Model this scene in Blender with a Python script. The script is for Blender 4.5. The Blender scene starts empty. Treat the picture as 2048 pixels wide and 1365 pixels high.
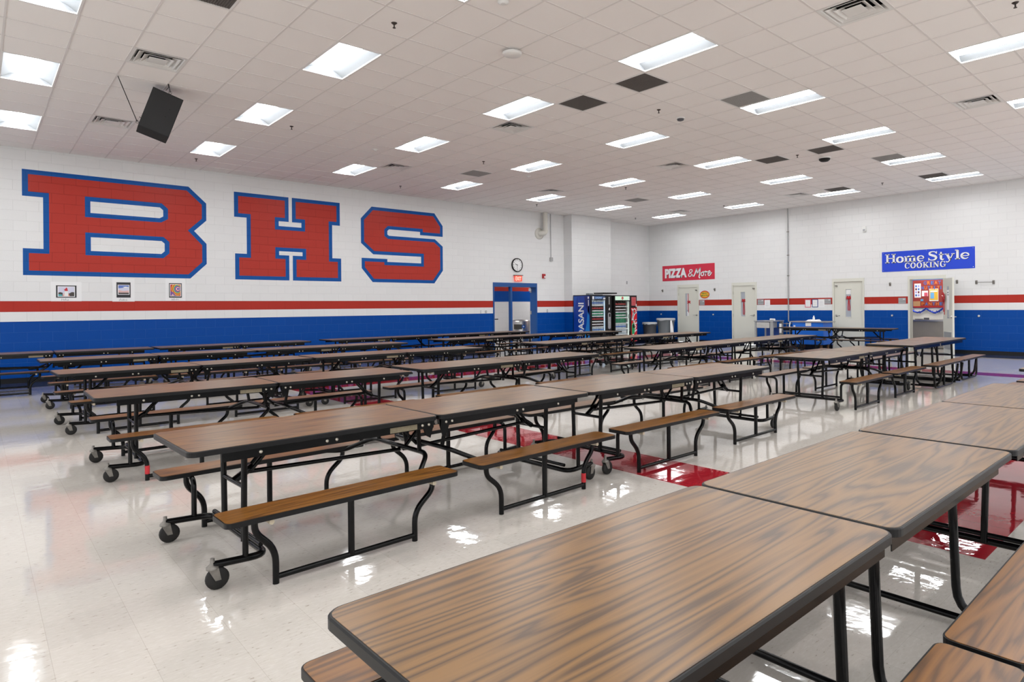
import bpy, math, random
from math import sin, cos, pi, radians
from mathutils import Vector, Matrix
from mathutils.geometry import tessellate_polygon

scene = bpy.context.scene
col = scene.collection
random.seed(7)

# ------------------------------------------------------------------ camera, world, exposure
YAW, ROLL = 0.829914, -0.0092666
FPX, CX, CY = 1262.34, 1102.0, 613.885
EYE = Vector((0, 0, 1.43056))
cam_d = bpy.data.cameras.new('camera')
cam = bpy.data.objects.new('camera', cam_d)
col.objects.link(cam)
_f = Vector((cos(YAW), sin(YAW), 0)); _r0 = Vector((sin(YAW), -cos(YAW), 0)); _u0 = Vector((0, 0, 1))
_r = cos(ROLL) * _r0 + sin(ROLL) * _u0
_u = -sin(ROLL) * _r0 + cos(ROLL) * _u0
cam.matrix_world = Matrix(((_r.x, _u.x, -_f.x, EYE.x), (_r.y, _u.y, -_f.y, EYE.y), (_r.z, _u.z, -_f.z, EYE.z), (0, 0, 0, 1)))
cam_d.sensor_fit = 'HORIZONTAL'; cam_d.sensor_width = 36.0
cam_d.lens = FPX * 36.0 / 2048
cam_d.shift_x = -(CX - 1024) / 2048
cam_d.shift_y = (CY - 682.5) / 2048
cam_d.clip_end = 200
scene.camera = cam
world = bpy.data.worlds.new('world'); scene.world = world
world.use_nodes = True
world.node_tree.nodes['Background'].inputs[0].default_value = (0.95, 0.97, 1.0, 1)
world.node_tree.nodes['Background'].inputs[1].default_value = 0.55
vs = scene.view_settings
vs.view_transform = 'Standard'; vs.look = 'None'; vs.gamma = 1.0; vs.use_curve_mapping = False
vs.exposure = 2.2
LAMP = 8.6            # radiance of the ceiling light lenses

# ------------------------------------------------------------------ room numbers
XR, YL, ZC, C = 20.573, 16.487, 4.7165, 0.2032
XB, YB = -7.0, -9.0
G = 0.6096; GX, GY = 3.326, 8.683

# ------------------------------------------------------------------ materials
MATS = {}
def newmat(name):
    m = bpy.data.materials.new(name); m.use_nodes = True
    nt = m.node_tree; b = nt.nodes['Principled BSDF']
    MATS[name] = m
    return m, nt, b
def N(nt, t, **kw):
    n = nt.nodes.new(t)
    for k, v in kw.items():
        setattr(n, k, v)
    return n
def L(nt, a, b): nt.links.new(a, b)
def mat(name, c, rough=0.5, metal=0.0, spec=0.5, emit=0.0, emit_c=None, noise=0.0, nscale=8.0, bump=0.0, alpha=1.0, trans=0.0, ior=None):
    if name in MATS: return MATS[name]
    m, nt, b = newmat(name)
    b.inputs['Base Color'].default_value = (*c, 1)
    b.inputs['Roughness'].default_value = rough
    b.inputs['Metallic'].default_value = metal
    b.inputs['Specular IOR Level'].default_value = spec
    if trans: b.inputs['Transmission Weight'].default_value = trans
    if ior: b.inputs['IOR'].default_value = ior
    if alpha < 1: b.inputs['Alpha'].default_value = alpha
    if emit:
        b.inputs['Emission Color'].default_value = (*(emit_c or c), 1)
        b.inputs['Emission Strength'].default_value = emit
    if noise or bump:
        tc = N(nt, 'ShaderNodeTexCoord'); nz = N(nt, 'ShaderNodeTexNoise')
        nz.inputs['Scale'].default_value = nscale; nz.inputs['Detail'].default_value = 4
        L(nt, tc.outputs['Object'], nz.inputs['Vector'])
        if noise:
            mx = N(nt, 'ShaderNodeMix', data_type='RGBA')
            mx.inputs[6].default_value = (*[max(0, v * (1 - noise)) for v in c], 1)
            mx.inputs[7].default_value = (*[min(1, v * (1 + noise)) for v in c], 1)
            L(nt, nz.outputs[0], mx.inputs[0]); L(nt, mx.outputs[2], b.inputs['Base Color'])
        if bump:
            bp = N(nt, 'ShaderNodeBump'); bp.inputs['Strength'].default_value = bump; bp.inputs['Distance'].default_value = 0.01
            L(nt, nz.outputs[0], bp.inputs['Height']); L(nt, bp.outputs[0], b.inputs['Normal'])
    return m

WHITE = (0.76, 0.76, 0.755); RED = (0.42, 0.032, 0.021); BLUE = (0.0, 0.060, 0.31)
def block_mat(name, axis, off, bands=None, colour=None, rough=0.36, joint=0.91):
    """painted concrete block; joints follow the real block courses"""
    m, nt, b = newmat(name)
    geo = N(nt, 'ShaderNodeNewGeometry'); sp = N(nt, 'ShaderNodeSeparateXYZ'); L(nt, geo.outputs['Position'], sp.inputs[0])
    ad = N(nt, 'ShaderNodeMath', operation='SUBTRACT'); L(nt, sp.outputs[axis], ad.inputs[0]); ad.inputs[1].default_value = off - 40.64
    cb = N(nt, 'ShaderNodeCombineXYZ'); L(nt, ad.outputs[0], cb.inputs[0]); L(nt, sp.outputs[2], cb.inputs[1])
    br = N(nt, 'ShaderNodeTexBrick')
    br.offset = 0.5; br.offset_frequency = 2; br.squash = 1.0
    br.inputs['Scale'].default_value = 1.0; br.inputs['Mortar Size'].default_value = 0.005; br.inputs['Mortar Smooth'].default_value = 0.5
    br.inputs['Brick Width'].default_value = 0.4064; br.inputs['Row Height'].default_value = C
    br.inputs['Color1'].default_value = (1, 1, 1, 1); br.inputs['Color2'].default_value = (0.98, 0.98, 0.98, 1); br.inputs['Mortar'].default_value = (1, 1, 1, 1)
    br.inputs['Bias'].default_value = 0.0
    L(nt, cb.outputs[0], br.inputs['Vector'])
    if bands:
        rmp = N(nt, 'ShaderNodeValToRGB'); rmp.color_ramp.interpolation = 'CONSTANT'
        dv = N(nt, 'ShaderNodeMath', operation='DIVIDE'); L(nt, sp.outputs[2], dv.inputs[0]); dv.inputs[1].default_value = 5.0
        L(nt, dv.outputs[0], rmp.inputs[0])
        els = rmp.color_ramp.elements
        els[0].position = 0; els[0].color = (*bands[0][1], 1)
        els[1].position = bands[1][0] / 5; els[1].color = (*bands[1][1], 1)
        for z, c in bands[2:]:
            e = els.new(z / 5); e.color = (*c, 1)
        src = rmp.outputs[0]
    else:
        rgb = N(nt, 'ShaderNodeRGB'); rgb.outputs[0].default_value = (*colour, 1); src = rgb.outputs[0]
    mx = N(nt, 'ShaderNodeMix', data_type='RGBA', blend_type='MULTIPLY'); mx.inputs[0].default_value = 1.0
    L(nt, src, mx.inputs[6]); L(nt, br.outputs['Color'], mx.inputs[7])
    # joints: a little darker than the paint, paler on the blue dado
    jm = N(nt, 'ShaderNodeMix', data_type='RGBA', blend_type='MULTIPLY'); jm.inputs[0].default_value = 1.0; L(nt, src, jm.inputs[6]); jm.inputs[7].default_value = (joint, joint, joint, 1)
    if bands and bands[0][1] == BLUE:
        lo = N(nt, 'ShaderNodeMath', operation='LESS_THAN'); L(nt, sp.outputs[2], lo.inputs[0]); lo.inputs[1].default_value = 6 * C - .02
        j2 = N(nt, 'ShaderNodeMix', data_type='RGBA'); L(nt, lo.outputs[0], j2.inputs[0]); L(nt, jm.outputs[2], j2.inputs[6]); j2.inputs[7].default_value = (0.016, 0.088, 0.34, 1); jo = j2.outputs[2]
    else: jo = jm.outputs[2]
    fin = N(nt, 'ShaderNodeMix', data_type='RGBA'); L(nt, br.outputs['Fac'], fin.inputs[0]); L(nt, mx.outputs[2], fin.inputs[6]); L(nt, jo, fin.inputs[7]); L(nt, fin.outputs[2], b.inputs['Base Color'])
    b.inputs['Specular IOR Level'].default_value = 0.14
    nz = N(nt, 'ShaderNodeTexNoise'); nz.inputs['Scale'].default_value = 90; nz.inputs['Detail'].default_value = 3
    L(nt, geo.outputs['Position'], nz.inputs['Vector'])
    hs = N(nt, 'ShaderNodeMath', operation='MULTIPLY_ADD'); L(nt, br.outputs['Fac'], hs.inputs[0]); hs.inputs[1].default_value = -1.0
    hm = N(nt, 'ShaderNodeMath', operation='MULTIPLY'); L(nt, nz.outputs[0], hm.inputs[0]); hm.inputs[1].default_value = 0.5
    L(nt, hm.outputs[0], hs.inputs[2])
    bp = N(nt, 'ShaderNodeBump'); bp.inputs['Strength'].default_value = 0.5; bp.inputs['Distance'].default_value = 0.006
    L(nt, hs.outputs[0], bp.inputs['Height']); L(nt, bp.outputs[0], b.inputs['Normal'])
    b.inputs['Roughness'].default_value = rough
    return m
OFL = 0.445 * 0.4064; OFR = 0.945 * 0.4064
BANDS = [(0, BLUE), (6 * C, WHITE), (7 * C, RED), (8 * C, WHITE)]
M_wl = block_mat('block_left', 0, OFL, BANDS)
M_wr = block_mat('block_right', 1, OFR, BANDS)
M_lr = block_mat('letter_red', 0, OFL, None, (0.43, 0.040, 0.028), joint=0.72)
M_lb = block_mat('letter_blue', 0, OFL, None, (0.006, 0.085, 0.33), joint=0.8)
M_hall = block_mat('block_hall', 0, OFL, [(0, WHITE), (8 * C, BLUE), (10 * C, RED), (11 * C, WHITE)])

def floor_mat():
    m, nt, b = newmat('floor_tile')
    geo = N(nt, 'ShaderNodeNewGeometry'); sp = N(nt, 'ShaderNodeSeparateXYZ'); L(nt, geo.outputs['Position'], sp.inputs[0])
    T = 0.3048; ox, oy = 0.225, 0.97
    def M(op, a, bb=None, c=None):
        n = N(nt, 'ShaderNodeMath', operation=op)
        for i, v in enumerate((a, bb, c)):
            if v is None: continue
            if isinstance(v, (int, float)): n.inputs[i].default_value = v
            else: L(nt, v, n.inputs[i])
        return n.outputs[0]
    tx = M('DIVIDE', M('SUBTRACT', sp.outputs[0], ox), T); ty = M('DIVIDE', M('SUBTRACT', sp.outputs[1], oy), T)
    fx = M('FRACT', tx); fy = M('FRACT', ty)
    ex = M('MINIMUM', fx, M('SUBTRACT', 1.0, fx)); ey = M('MINIMUM', fy, M('SUBTRACT', 1.0, fy))
    seam = M('LESS_THAN', M('MINIMUM', ex, M('ADD', ey, 0.0015)), 0.0036)
    cid = N(nt, 'ShaderNodeCombineXYZ'); L(nt, M('FLOOR', tx), cid.inputs[0]); L(nt, M('FLOOR', ty), cid.inputs[1])
    wn = N(nt, 'ShaderNodeTexWhiteNoise'); L(nt, cid.outputs[0], wn.inputs['Vector'])
    # flecks, stretched one way or the other tile by tile
    mp = N(nt, 'ShaderNodeMapping'); mp.inputs['Scale'].default_value = (26, 75, 1); L(nt, geo.outputs['Position'], mp.inputs[0])
    nz = N(nt, 'ShaderNodeTexNoise'); nz.inputs['Scale'].default_value = 1.0; nz.inputs['Detail'].default_value = 3; nz.inputs['Roughness'].default_value = 0.6
    L(nt, mp.outputs[0], nz.inputs['Vector'])
    r1 = N(nt, 'ShaderNodeValToRGB'); L(nt, nz.outputs[0], r1.inputs[0])
    e = r1.color_ramp.elements
    e[0].position = 0.295; e[0].color = (0.34, 0.29, 0.245, 1); e[1].position = 0.355; e[1].color = (0.565, 0.525, 0.475, 1)
    x = e.new(0.5); x.color = (0.575, 0.535, 0.488, 1); x = e.new(0.72); x.color = (0.62, 0.585, 0.54, 1)
    tv = N(nt, 'ShaderNodeMix', data_type='RGBA', blend_type='MULTIPLY'); tv.inputs[0].default_value = 1
    L(nt, r1.outputs[0], tv.inputs[6])
    tone = N(nt, 'ShaderNodeMapRange'); tone.inputs['To Min'].default_value = 0.96; tone.inputs['To Max'].default_value = 1.03
    L(nt, wn.outputs[0], tone.inputs[0]); L(nt, tone.outputs[0], tv.inputs[7])
    # the red band is a rectangle two tiles wide, the blue border runs along two walls
    def inside(v, a, bb): return M('MULTIPLY', M('GREATER_THAN', v, a), M('LESS_THAN', v, bb))
    X, Y = sp.outputs[0], sp.outputs[1]
    x0, x1, y0, y1, w = 4.14, 15.25, 0.97, 11.65, 0.61
    outer = M('MULTIPLY', inside(X, x0, x1), inside(Y, y0, y1)); inner = M('MULTIPLY', inside(X, x0 + w, x1 - w), inside(Y, y0 + w, y1 - w))
    red = M('SUBTRACT', outer, inner)
    blue = M('MAXIMUM', M('GREATER_THAN', X, 19.45), M('GREATER_THAN', Y, 15.43))
    c1 = N(nt, 'ShaderNodeMix', data_type='RGBA'); L(nt, red, c1.inputs[0]); L(nt, tv.outputs[2], c1.inputs[6]); c1.inputs[7].default_value = (0.33, 0.012, 0.022, 1)
    c2 = N(nt, 'ShaderNodeMix', data_type='RGBA'); L(nt, blue, c2.inputs[0]); L(nt, c1.outputs[2], c2.inputs[6]); c2.inputs[7].default_value = (0.02, 0.045, 0.14, 1)
    c3 = N(nt, 'ShaderNodeMix', data_type='RGBA', blend_type='MULTIPLY'); L(nt, seam, c3.inputs[0]); L(nt, c2.outputs[2], c3.inputs[6]); c3.inputs[7].default_value = (0.84, 0.82, 0.80, 1)
    L(nt, c3.outputs[2], b.inputs['Base Color'])
    # wax: gently uneven gloss, tile edges slightly cupped
    n2 = N(nt, 'ShaderNodeTexNoise'); n2.inputs['Scale'].default_value = 9; n2.inputs['Detail'].default_value = 3
    L(nt, geo.outputs['Position'], n2.inputs['Vector'])
    n3 = N(nt, 'ShaderNodeTexNoise'); n3.inputs['Scale'].default_value = 1.1; n3.inputs['Detail'].default_value = 4; L(nt, geo.outputs['Position'], n3.inputs['Vector'])
    rr = N(nt, 'ShaderNodeMapRange'); rr.inputs['From Min'].default_value = 0.35; rr.inputs['From Max'].default_value = 0.65
    rr.inputs['To Min'].default_value = 0.02; rr.inputs['To Max'].default_value = 0.08; L(nt, n3.outputs[0], rr.inputs[0]); L(nt, rr.outputs[0], b.inputs['Roughness'])
    cup = M('MULTIPLY', M('SMOOTH_MIN', M('MINIMUM', ex, ey), 0.06, 0.05), 6.0)
    h = M('ADD', M('MULTIPLY', n2.outputs[0], 1.0), M('MULTIPLY', cup, 0.25))
    bp = N(nt, 'ShaderNodeBump'); bp.inputs['Strength'].default_value = 0.30; bp.inputs['Distance'].default_value = 0.003
    L(nt, h, bp.inputs['Height']); L(nt, bp.outputs[0], b.inputs['Normal'])
    b.inputs['Specular IOR Level'].default_value = 0.8
    return m
M_floor = floor_mat()

def wood_mat(name, dark, mid, light, rough=0.27, sx=0.9, sy=5.0):
    m, nt, b = newmat(name)
    tc = N(nt, 'ShaderNodeTexCoord'); oi = N(nt, 'ShaderNodeObjectInfo')
    ml = N(nt, 'ShaderNodeVectorMath', operation='ADD'); L(nt, tc.outputs['Object'], ml.inputs[0])
    sc = N(nt, 'ShaderNodeVectorMath', operation='SCALE'); sc.inputs[0].default_value = (37, 19, 0); L(nt, oi.outputs['Random'], sc.inputs['Scale']); L(nt, sc.outputs[0], ml.inputs[1])
    mp = N(nt, 'ShaderNodeMapping'); mp.inputs['Scale'].default_value = (sx, sy, 1); L(nt, ml.outputs[0], mp.inputs[0])
    nz = N(nt, 'ShaderNodeTexNoise'); nz.inputs['Scale'].default_value = 1; nz.inputs['Detail'].default_value = 1.5; nz.inputs['Roughness'].default_value = 0.45; nz.inputs['Distortion'].default_value = 0.3
    L(nt, mp.outputs[0], nz.inputs['Vector'])
    mu = N(nt, 'ShaderNodeMath', operation='MULTIPLY'); L(nt, nz.outputs[0], mu.inputs[0]); mu.inputs[1].default_value = 18
    pp = N(nt, 'ShaderNodeMath', operation='PINGPONG'); L(nt, mu.outputs[0], pp.inputs[0]); pp.inputs[1].default_value = 1.0
    m2 = N(nt, 'ShaderNodeMapping'); m2.inputs['Scale'].default_value = (5, 150, 1); L(nt, ml.outputs[0], m2.inputs[0])
    n2 = N(nt, 'ShaderNodeTexNoise'); n2.inputs['Scale'].default_value = 1; n2.inputs['Detail'].default_value = 3; L(nt, m2.outputs[0], n2.inputs['Vector'])
    ad = N(nt, 'ShaderNodeMath', operation='MULTIPLY_ADD'); L(nt, n2.outputs[0], ad.inputs[0]); ad.inputs[1].default_value = 0.8
    sb = N(nt, 'ShaderNodeMath', operation='SUBTRACT'); L(nt, pp.outputs[0], sb.inputs[0]); sb.inputs[1].default_value = 0.38; L(nt, sb.outputs[0], ad.inputs[2])
    rp = N(nt, 'ShaderNodeValToRGB'); L(nt, ad.outputs[0], rp.inputs[0]); e = rp.color_ramp.elements
    e[0].position = 0.10; e[0].color = (*dark, 1); e[1].position = 0.95; e[1].color = (*light, 1)
    x = e.new(0.42); x.color = (*mid, 1)
    L(nt, rp.outputs[0], b.inputs['Base Color'])
    b.inputs['Roughness'].default_value = rough; b.inputs['Specular IOR Level'].default_value = 0.4
    return m
M_wood = wood_mat('walnut_laminate', (0.080, 0.043, 0.020), (0.155, 0.081, 0.029), (0.215, 0.112, 0.036), rough=0.29, sx=0.6, sy=9)
M_bench = wood_mat('bench_laminate', (0.095, 0.038, 0.008), (0.165, 0.066, 0.012), (0.23, 0.096, 0.018), rough=0.3, sx=0.8, sy=10)

M_black = mat('black_steel', (0.0022, 0.0022, 0.0024), 0.22, 0, 0.22)
M_edge = mat('black_edge', (0.004, 0.004, 0.0045), 0.4, 0, 0.3)
M_bolt = mat('zinc_bolt', (0.62, 0.58, 0.50), 0.35, 0.8)
M_cap = mat('cream_cap', (0.50, 0.43, 0.32), 0.6)
M_tape = mat('red_tape', (0.55, 0.02, 0.03), 0.5)
M_stick = mat('tan_sticker', (0.22, 0.185, 0.12), 0.7, noise=0.3, nscale=60)
M_rub = mat('black_rubber', (0.009, 0.008, 0.0075), 0.7, noise=0.3, nscale=40)
M_galv = mat('worn_steel', (0.22, 0.205, 0.185), 0.45, 0.5, noise=0.3, nscale=30)
M_tile = mat('ceiling_tile', (0.90, 0.875, 0.855), 0.95, 0, 0.1, noise=0.03, nscale=300, bump=0.1)
M_tee = mat('ceiling_tee', (0.74, 0.71, 0.695), 0.6)
M_wp = mat('white_paint', (0.78, 0.78, 0.76), 0.4)
M_refl = mat('light_reflector', (0.22, 0.23, 0.24), 0.5, 0, 0.1)
M_lens = mat('light_lens', (0.9, 0.9, 0.9), 0.5, emit=LAMP, emit_c=(0.965, 0.985, 1.0))
M_dark = mat('dark_void', (0.01, 0.01, 0.01), 0.9)
M_grille = mat('grey_grille', (0.15, 0.135, 0.125), 0.7)
M_grille2 = mat('light_grille', (0.42, 0.41, 0.40), 0.7)
M_beige = mat('beige_door_paint', (0.68, 0.675, 0.60), 0.45, 0, 0.3)
M_bluep = mat('blue_door_paint', (0.008, 0.075, 0.27), 0.35)
M_steel = mat('stainless', (0.60, 0.59, 0.57), 0.32, 1.0)
M_chrome = mat('chrome', (0.7, 0.7, 0.7), 0.15, 1.0)
M_wht = mat('white_paper', (0.82, 0.82, 0.82), 0.8)
M_blk = mat('matte_black', (0.006, 0.006, 0.0065), 0.5, 0, 0.35)
M_base = mat('black_rubber_base', (0.004, 0.004, 0.005), 0.4, 0, 0.35)
M_glass = mat('clear_glass', (1, 1, 1), 0.03, trans=1.0, ior=1.1)
M_ltext = mat('sign_white', (0.80, 0.80, 0.82), 0.5)
M_sred = mat('sign_red', (0.60, 0.022, 0.055), 0.45)
M_sblue = mat('sign_blue', (0.005, 0.05, 0.60), 0.4)
M_ribbon = mat('red_ribbon', (0.50, 0.012, 0.02), 0.35)
M_grey = mat('grey_plastic', (0.20, 0.22, 0.24), 0.5)
M_dgrey = mat('dark_grey_plastic', (0.075, 0.078, 0.09), 0.5)
M_bag = mat('clear_bag', (0.42, 0.44, 0.46), 0.3)
M_plate = mat('grey_plate', (0.36, 0.37, 0.38), 0.45, 0.2)
M_conduit = mat('grey_conduit', (0.40, 0.40, 0.40), 0.4, 0.4)
M_cream = mat('cream_paint', (0.66, 0.64, 0.58), 0.45)

# ------------------------------------------------------------------ mesh builder
class MB:
    def __init__(s): s.v = []; s.f = []; s.mi = []; s.sm = []; s.m = 0
    def add(s, vs, fs, smooth=False):
        o = len(s.v); s.v += [Vector(q) for q in vs]
        for f in fs: s.f.append([o + i for i in f]); s.mi.append(s.m); s.sm.append(smooth)
        return s
    def box(s, x0, x1, y0, y1, z0, z1):
        vs = [(x, y, z) for x in (x0, x1) for y in (y0, y1) for z in (z0, z1)]
        return s.add(vs, [(0, 1, 3, 2), (4, 6, 7, 5), (0, 4, 5, 1), (2, 3, 7, 6), (0, 2, 6, 4), (1, 5, 7, 3)])
    def prism(s, pts, o, u, v, n, d0, d1, holes=()):
        """polygon (u,v) at o, pushed from d0 to d1 along n"""
        o, u, v, n = map(Vector, (o, u, v, n))
        loops = [list(pts)] + [list(h) for h in holes]
        flat = [p for l in loops for p in l]
        tri = tessellate_polygon([[Vector((a, b, 0)) for a, b in l] for l in loops])
        k = len(flat)
        vs = [o + u * a + v * b + n * d0 for a, b in flat] + [o + u * a + v * b + n * d1 for a, b in flat]
        want = u.cross(v).dot(n) > 0
        fs = []
        for t in tri:
            a, b, c = [flat[i] for i in t]
            ccw = (b[0] - a[0]) * (c[1] - a[1]) - (b[1] - a[1]) * (c[0] - a[0]) > 0
            tt = t if ccw == want else t[::-1]
            fs.append([i + k for i in tt]); fs.append([i for i in tt[::-1]])
        st = 0
        for l in loops:
            m = len(l)
            for i in range(m):
                j = (i + 1) % m
                fs.append([st + i, st + j, st + j + k, st + i + k])
            st += m
        return s.add(vs, fs)
    def tube(s, pts, r, n=8, bend=0.0, cap=True):
        P = [Vector(p) for p in pts]
        if bend: P = fillet(P, bend)
        rings = []; t0 = (P[1] - P[0]).normalized()
        a = Vector((0, 0, 1)) if abs(t0.z) < 0.9 else Vector((1, 0, 0))
        nx = t0.cross(a).normalized()
        for i, p in enumerate(P):
            if i == 0: t = t0
            elif i == len(P) - 1: t = (P[i] - P[i - 1]).normalized()
            else: t = ((P[i + 1] - P[i]).normalized() + (P[i] - P[i - 1]).normalized()).normalized()
            nx = (nx - t * nx.dot(t)).normalized(); ny = t.cross(nx)
            rr = r[i] if isinstance(r, (list, tuple)) else r
            rings.append([p + nx * (rr * cos(2 * pi * k / n)) + ny * (rr * sin(2 * pi * k / n)) for k in range(n)])
        vs = [q for g in rings for q in g]
        fs = [(i * n + k, i * n + (k + 1) % n, (i + 1) * n + (k + 1) % n, (i + 1) * n + k) for i in range(len(P) - 1) for k in range(n)]
        s.add(vs, fs, True)
        if cap:
            s.add(rings[0], [list(range(n))[::-1]]); s.add(rings[-1], [list(range(n))])
        return s
    def lathe(s, o, axis, prof, n=20):
        """prof = (radius, distance along axis)"""
        o = Vector(o); ax = Vector(axis).normalized(); a = Vector((0, 0, 1)) if abs(ax.z) < 0.9 else Vector((1, 0, 0))
        u = ax.cross(a).normalized(); v = ax.cross(u)
        vs = [o + ax * h + u * (r * cos(2 * pi * k / n)) + v * (r * sin(2 * pi * k / n)) for r, h in prof for k in range(n)]
        fs = [(i * n + k, i * n + (k + 1) % n, (i + 1) * n + (k + 1) % n, (i + 1) * n + k) for i in range(len(prof) - 1) for k in range(n)]
        s.add(vs, fs, n > 10)
        s.add(vs[:n], [list(range(n))[::-1]]); s.add(vs[-n:], [list(range(n))])
        return s
    def quad(s, a, b, c, d): return s.add([a, b, c, d], [(0, 1, 2, 3)])
    def build(s, name, mats, parent=None, **kw):
        me = bpy.data.meshes.new(name)
        off = Vector((0, 0, 0)); p = parent
        while p is not None: off += p.location; p = p.parent
        me.from_pydata([q - off for q in s.v], [], s.f)
        for m in (mats if isinstance(mats, (list, tuple)) else [mats]): me.materials.append(m)
        me.polygons.foreach_set('material_index', s.mi); me.polygons.foreach_set('use_smooth', s.sm)
        me.update()
        import bmesh
        bm = bmesh.new(); bm.from_mesh(me); bmesh.ops.recalc_face_normals(bm, faces=bm.faces) if kw.get('fix', True) else None
        bm.to_mesh(me); bm.free()
        o = bpy.data.objects.new(name, me); col.objects.link(o)
        if parent is not None: o.parent = parent
        return o
def fillet(P, r, seg=5):
    out = [P[0]]
    for i in range(1, len(P) - 1):
        a, b, c = P[i - 1], P[i], P[i + 1]
        d1, d2 = (a - b), (c - b)
        k = min(r, d1.length * 0.49, d2.length * 0.49)
        p0, p1 = b + d1.normalized() * k, b + d2.normalized() * k
        for j in range(seg + 1):
            t = j / seg
            out.append((1 - t) ** 2 * p0 + 2 * t * (1 - t) * b + t * t * p1)
    out.append(P[-1])
    return out
def tag(o, label, cat, group=None):
    o['label'] = label; o['category'] = cat
    if group: o['group'] = group
    return o
def thing(name, label, cat, loc, rz=0, group=None):
    o = bpy.data.objects.new(name, None); o.empty_display_size = 0.1; col.objects.link(o)
    o.location = loc; o.rotation_euler = (0, 0, rz)
    return tag(o, label, cat, group)
def struct(o): o['kind'] = 'structure'; return o
def kids(o): return [c for c in ALLKIDS.get(o.name, [])]
def copy_tree(src, tree, parent=None):
    o = src.copy(); col.objects.link(o)
    if parent is not None: o.parent = parent
    for c, sub in tree: copy_tree(c, sub, o)
    return o
def tree_of(o):
    return [(c, tree_of(c)) for c in bpy.data.objects if c.parent == o]
def rrect(x0, x1, y0, y1, r, seg=5):
    pts = []
    for cx, cy, a in ((x1 - r, y1 - r, 0), (x0 + r, y1 - r, 90), (x0 + r, y0 + r, 180), (x1 - r, y0 + r, 270)):
        for k in range(seg + 1):
            t = radians(a + 90 * k / seg); pts.append((cx + r * cos(t), cy + r * sin(t)))
    return pts
def circle(cx, cy, r, n=24, ry=None): return [(cx + r * cos(2 * pi * k / n), cy + (ry or r) * sin(2 * pi * k / n)) for k in range(n)]
def inset(poly, d):
    """offset a polygon inward (mitred)"""
    n = len(poly); area = sum(poly[i][0] * poly[(i + 1) % n][1] - poly[(i + 1) % n][0] * poly[i][1] for i in range(n))
    sgn = 1 if area > 0 else -1; out = []
    for i in range(n):
        p0, p1, p2 = [Vector((*poly[k % n], 0)) for k in (i - 1, i, i + 1)]
        a, b = (p1 - p0).normalized(), (p2 - p1).normalized()
        na, nb = Vector((-a.y, a.x, 0)) * sgn, Vector((-b.y, b.x, 0)) * sgn
        m = (na + nb); k = 1 + na.dot(nb)
        q = p1 + m * (d / max(k, 0.3)); out.append((q.x, q.y))
    return out
# planes: (origin, u, v, n)
def PL(d=0.0): return ((0, YL - d, 0), (1, 0, 0), (0, 0, 1), (0, -1, 0))          # left wall, u = x
def PR(d=0.0): return ((XR - d, 0, 0), (0, 1, 0), (0, 0, 1), (-1, 0, 0))          # right wall, u = y (mirrored)
def text_polys(body, bold=0.0, shear=0.0):
    cu = bpy.data.curves.new('t', 'FONT'); cu.body = body; cu.size = 1; cu.offset = bold; cu.shear = shear; cu.resolution_u = 4
    ob = bpy.data.objects.new('t', cu); col.objects.link(ob)
    bpy.context.view_layer.update()
    me = ob.evaluated_get(bpy.context.evaluated_depsgraph_get()).to_mesh()
    vs = [(q.co.x, q.co.y) for q in me.vertices]; fs = [list(p.vertices) for p in me.polygons]
    ob.evaluated_get(bpy.context.evaluated_depsgraph_get()).to_mesh_clear()
    bpy.data.objects.remove(ob); bpy.data.curves.remove(cu)
    return vs, fs
def put_text(mb, body, o, u, v, n, x0, x1, y0, y1, d=0.003, bold=0.0, shear=0.0):
    vs, fs = text_polys(body, bold, shear)
    if not vs: return
    ax, bx = min(p[0] for p in vs), max(p[0] for p in vs); ay, by = min(p[1] for p in vs), max(p[1] for p in vs)
    o, u, v, n = map(Vector, (o, u, v, n))
    W = [o + u * (x0 + (p[0] - ax) / (bx - ax) * (x1 - x0)) + v * (y0 + (p[1] - ay) / (by - ay) * (y1 - y0)) + n * d for p in vs]
    mb.add(W, fs)
def stroke(mb, pts, w, o, u, v, n, d, sm=True):
    """flat ribbon along pts (u,v); w = width or list of widths"""
    P = [Vector((a, b, 0)) for a, b in pts]
    if sm and len(P) > 2:
        Q = []; W = []
        ws = w if isinstance(w, (list, tuple)) else [w] * len(P)
        for i in range(len(P) - 1):
            p0, p1, p2, p3 = P[max(i - 1, 0)], P[i], P[i + 1], P[min(i + 2, len(P) - 1)]
            for k in range(5):
                t = k / 5
                Q.append(0.5 * ((2 * p1) + (p2 - p0) * t + (2 * p0 - 5 * p1 + 4 * p2 - p3) * t * t + (3 * p1 - p0 - 3 * p2 + p3) * t ** 3)); W.append(ws[i] * (1 - t) + ws[i + 1] * t)
        Q.append(P[-1]); W.append(ws[-1]); P = Q
    else:
        W = w if isinstance(w, (list, tuple)) else [w] * len(P)
    o, u, v, n = map(Vector, (o, u, v, n)); A = []; B = []
    for i, p in enumerate(P):
        t = (P[min(i + 1, len(P) - 1)] - P[max(i - 1, 0)])
        t = t.normalized() if t.length > 1e-9 else Vector((1, 0, 0)); nn = Vector((-t.y, t.x, 0)) * (W[i] / 2)
        A.append(p + nn); B.append(p - nn)
    T = lambda q: o + u * q.x + v * q.y + n * d
    k = len(P)
    mb.add([T(q) for q in A] + [T(q) for q in B], [(i, i + 1, k + i + 1, k + i) for i in range(k - 1)])

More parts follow.
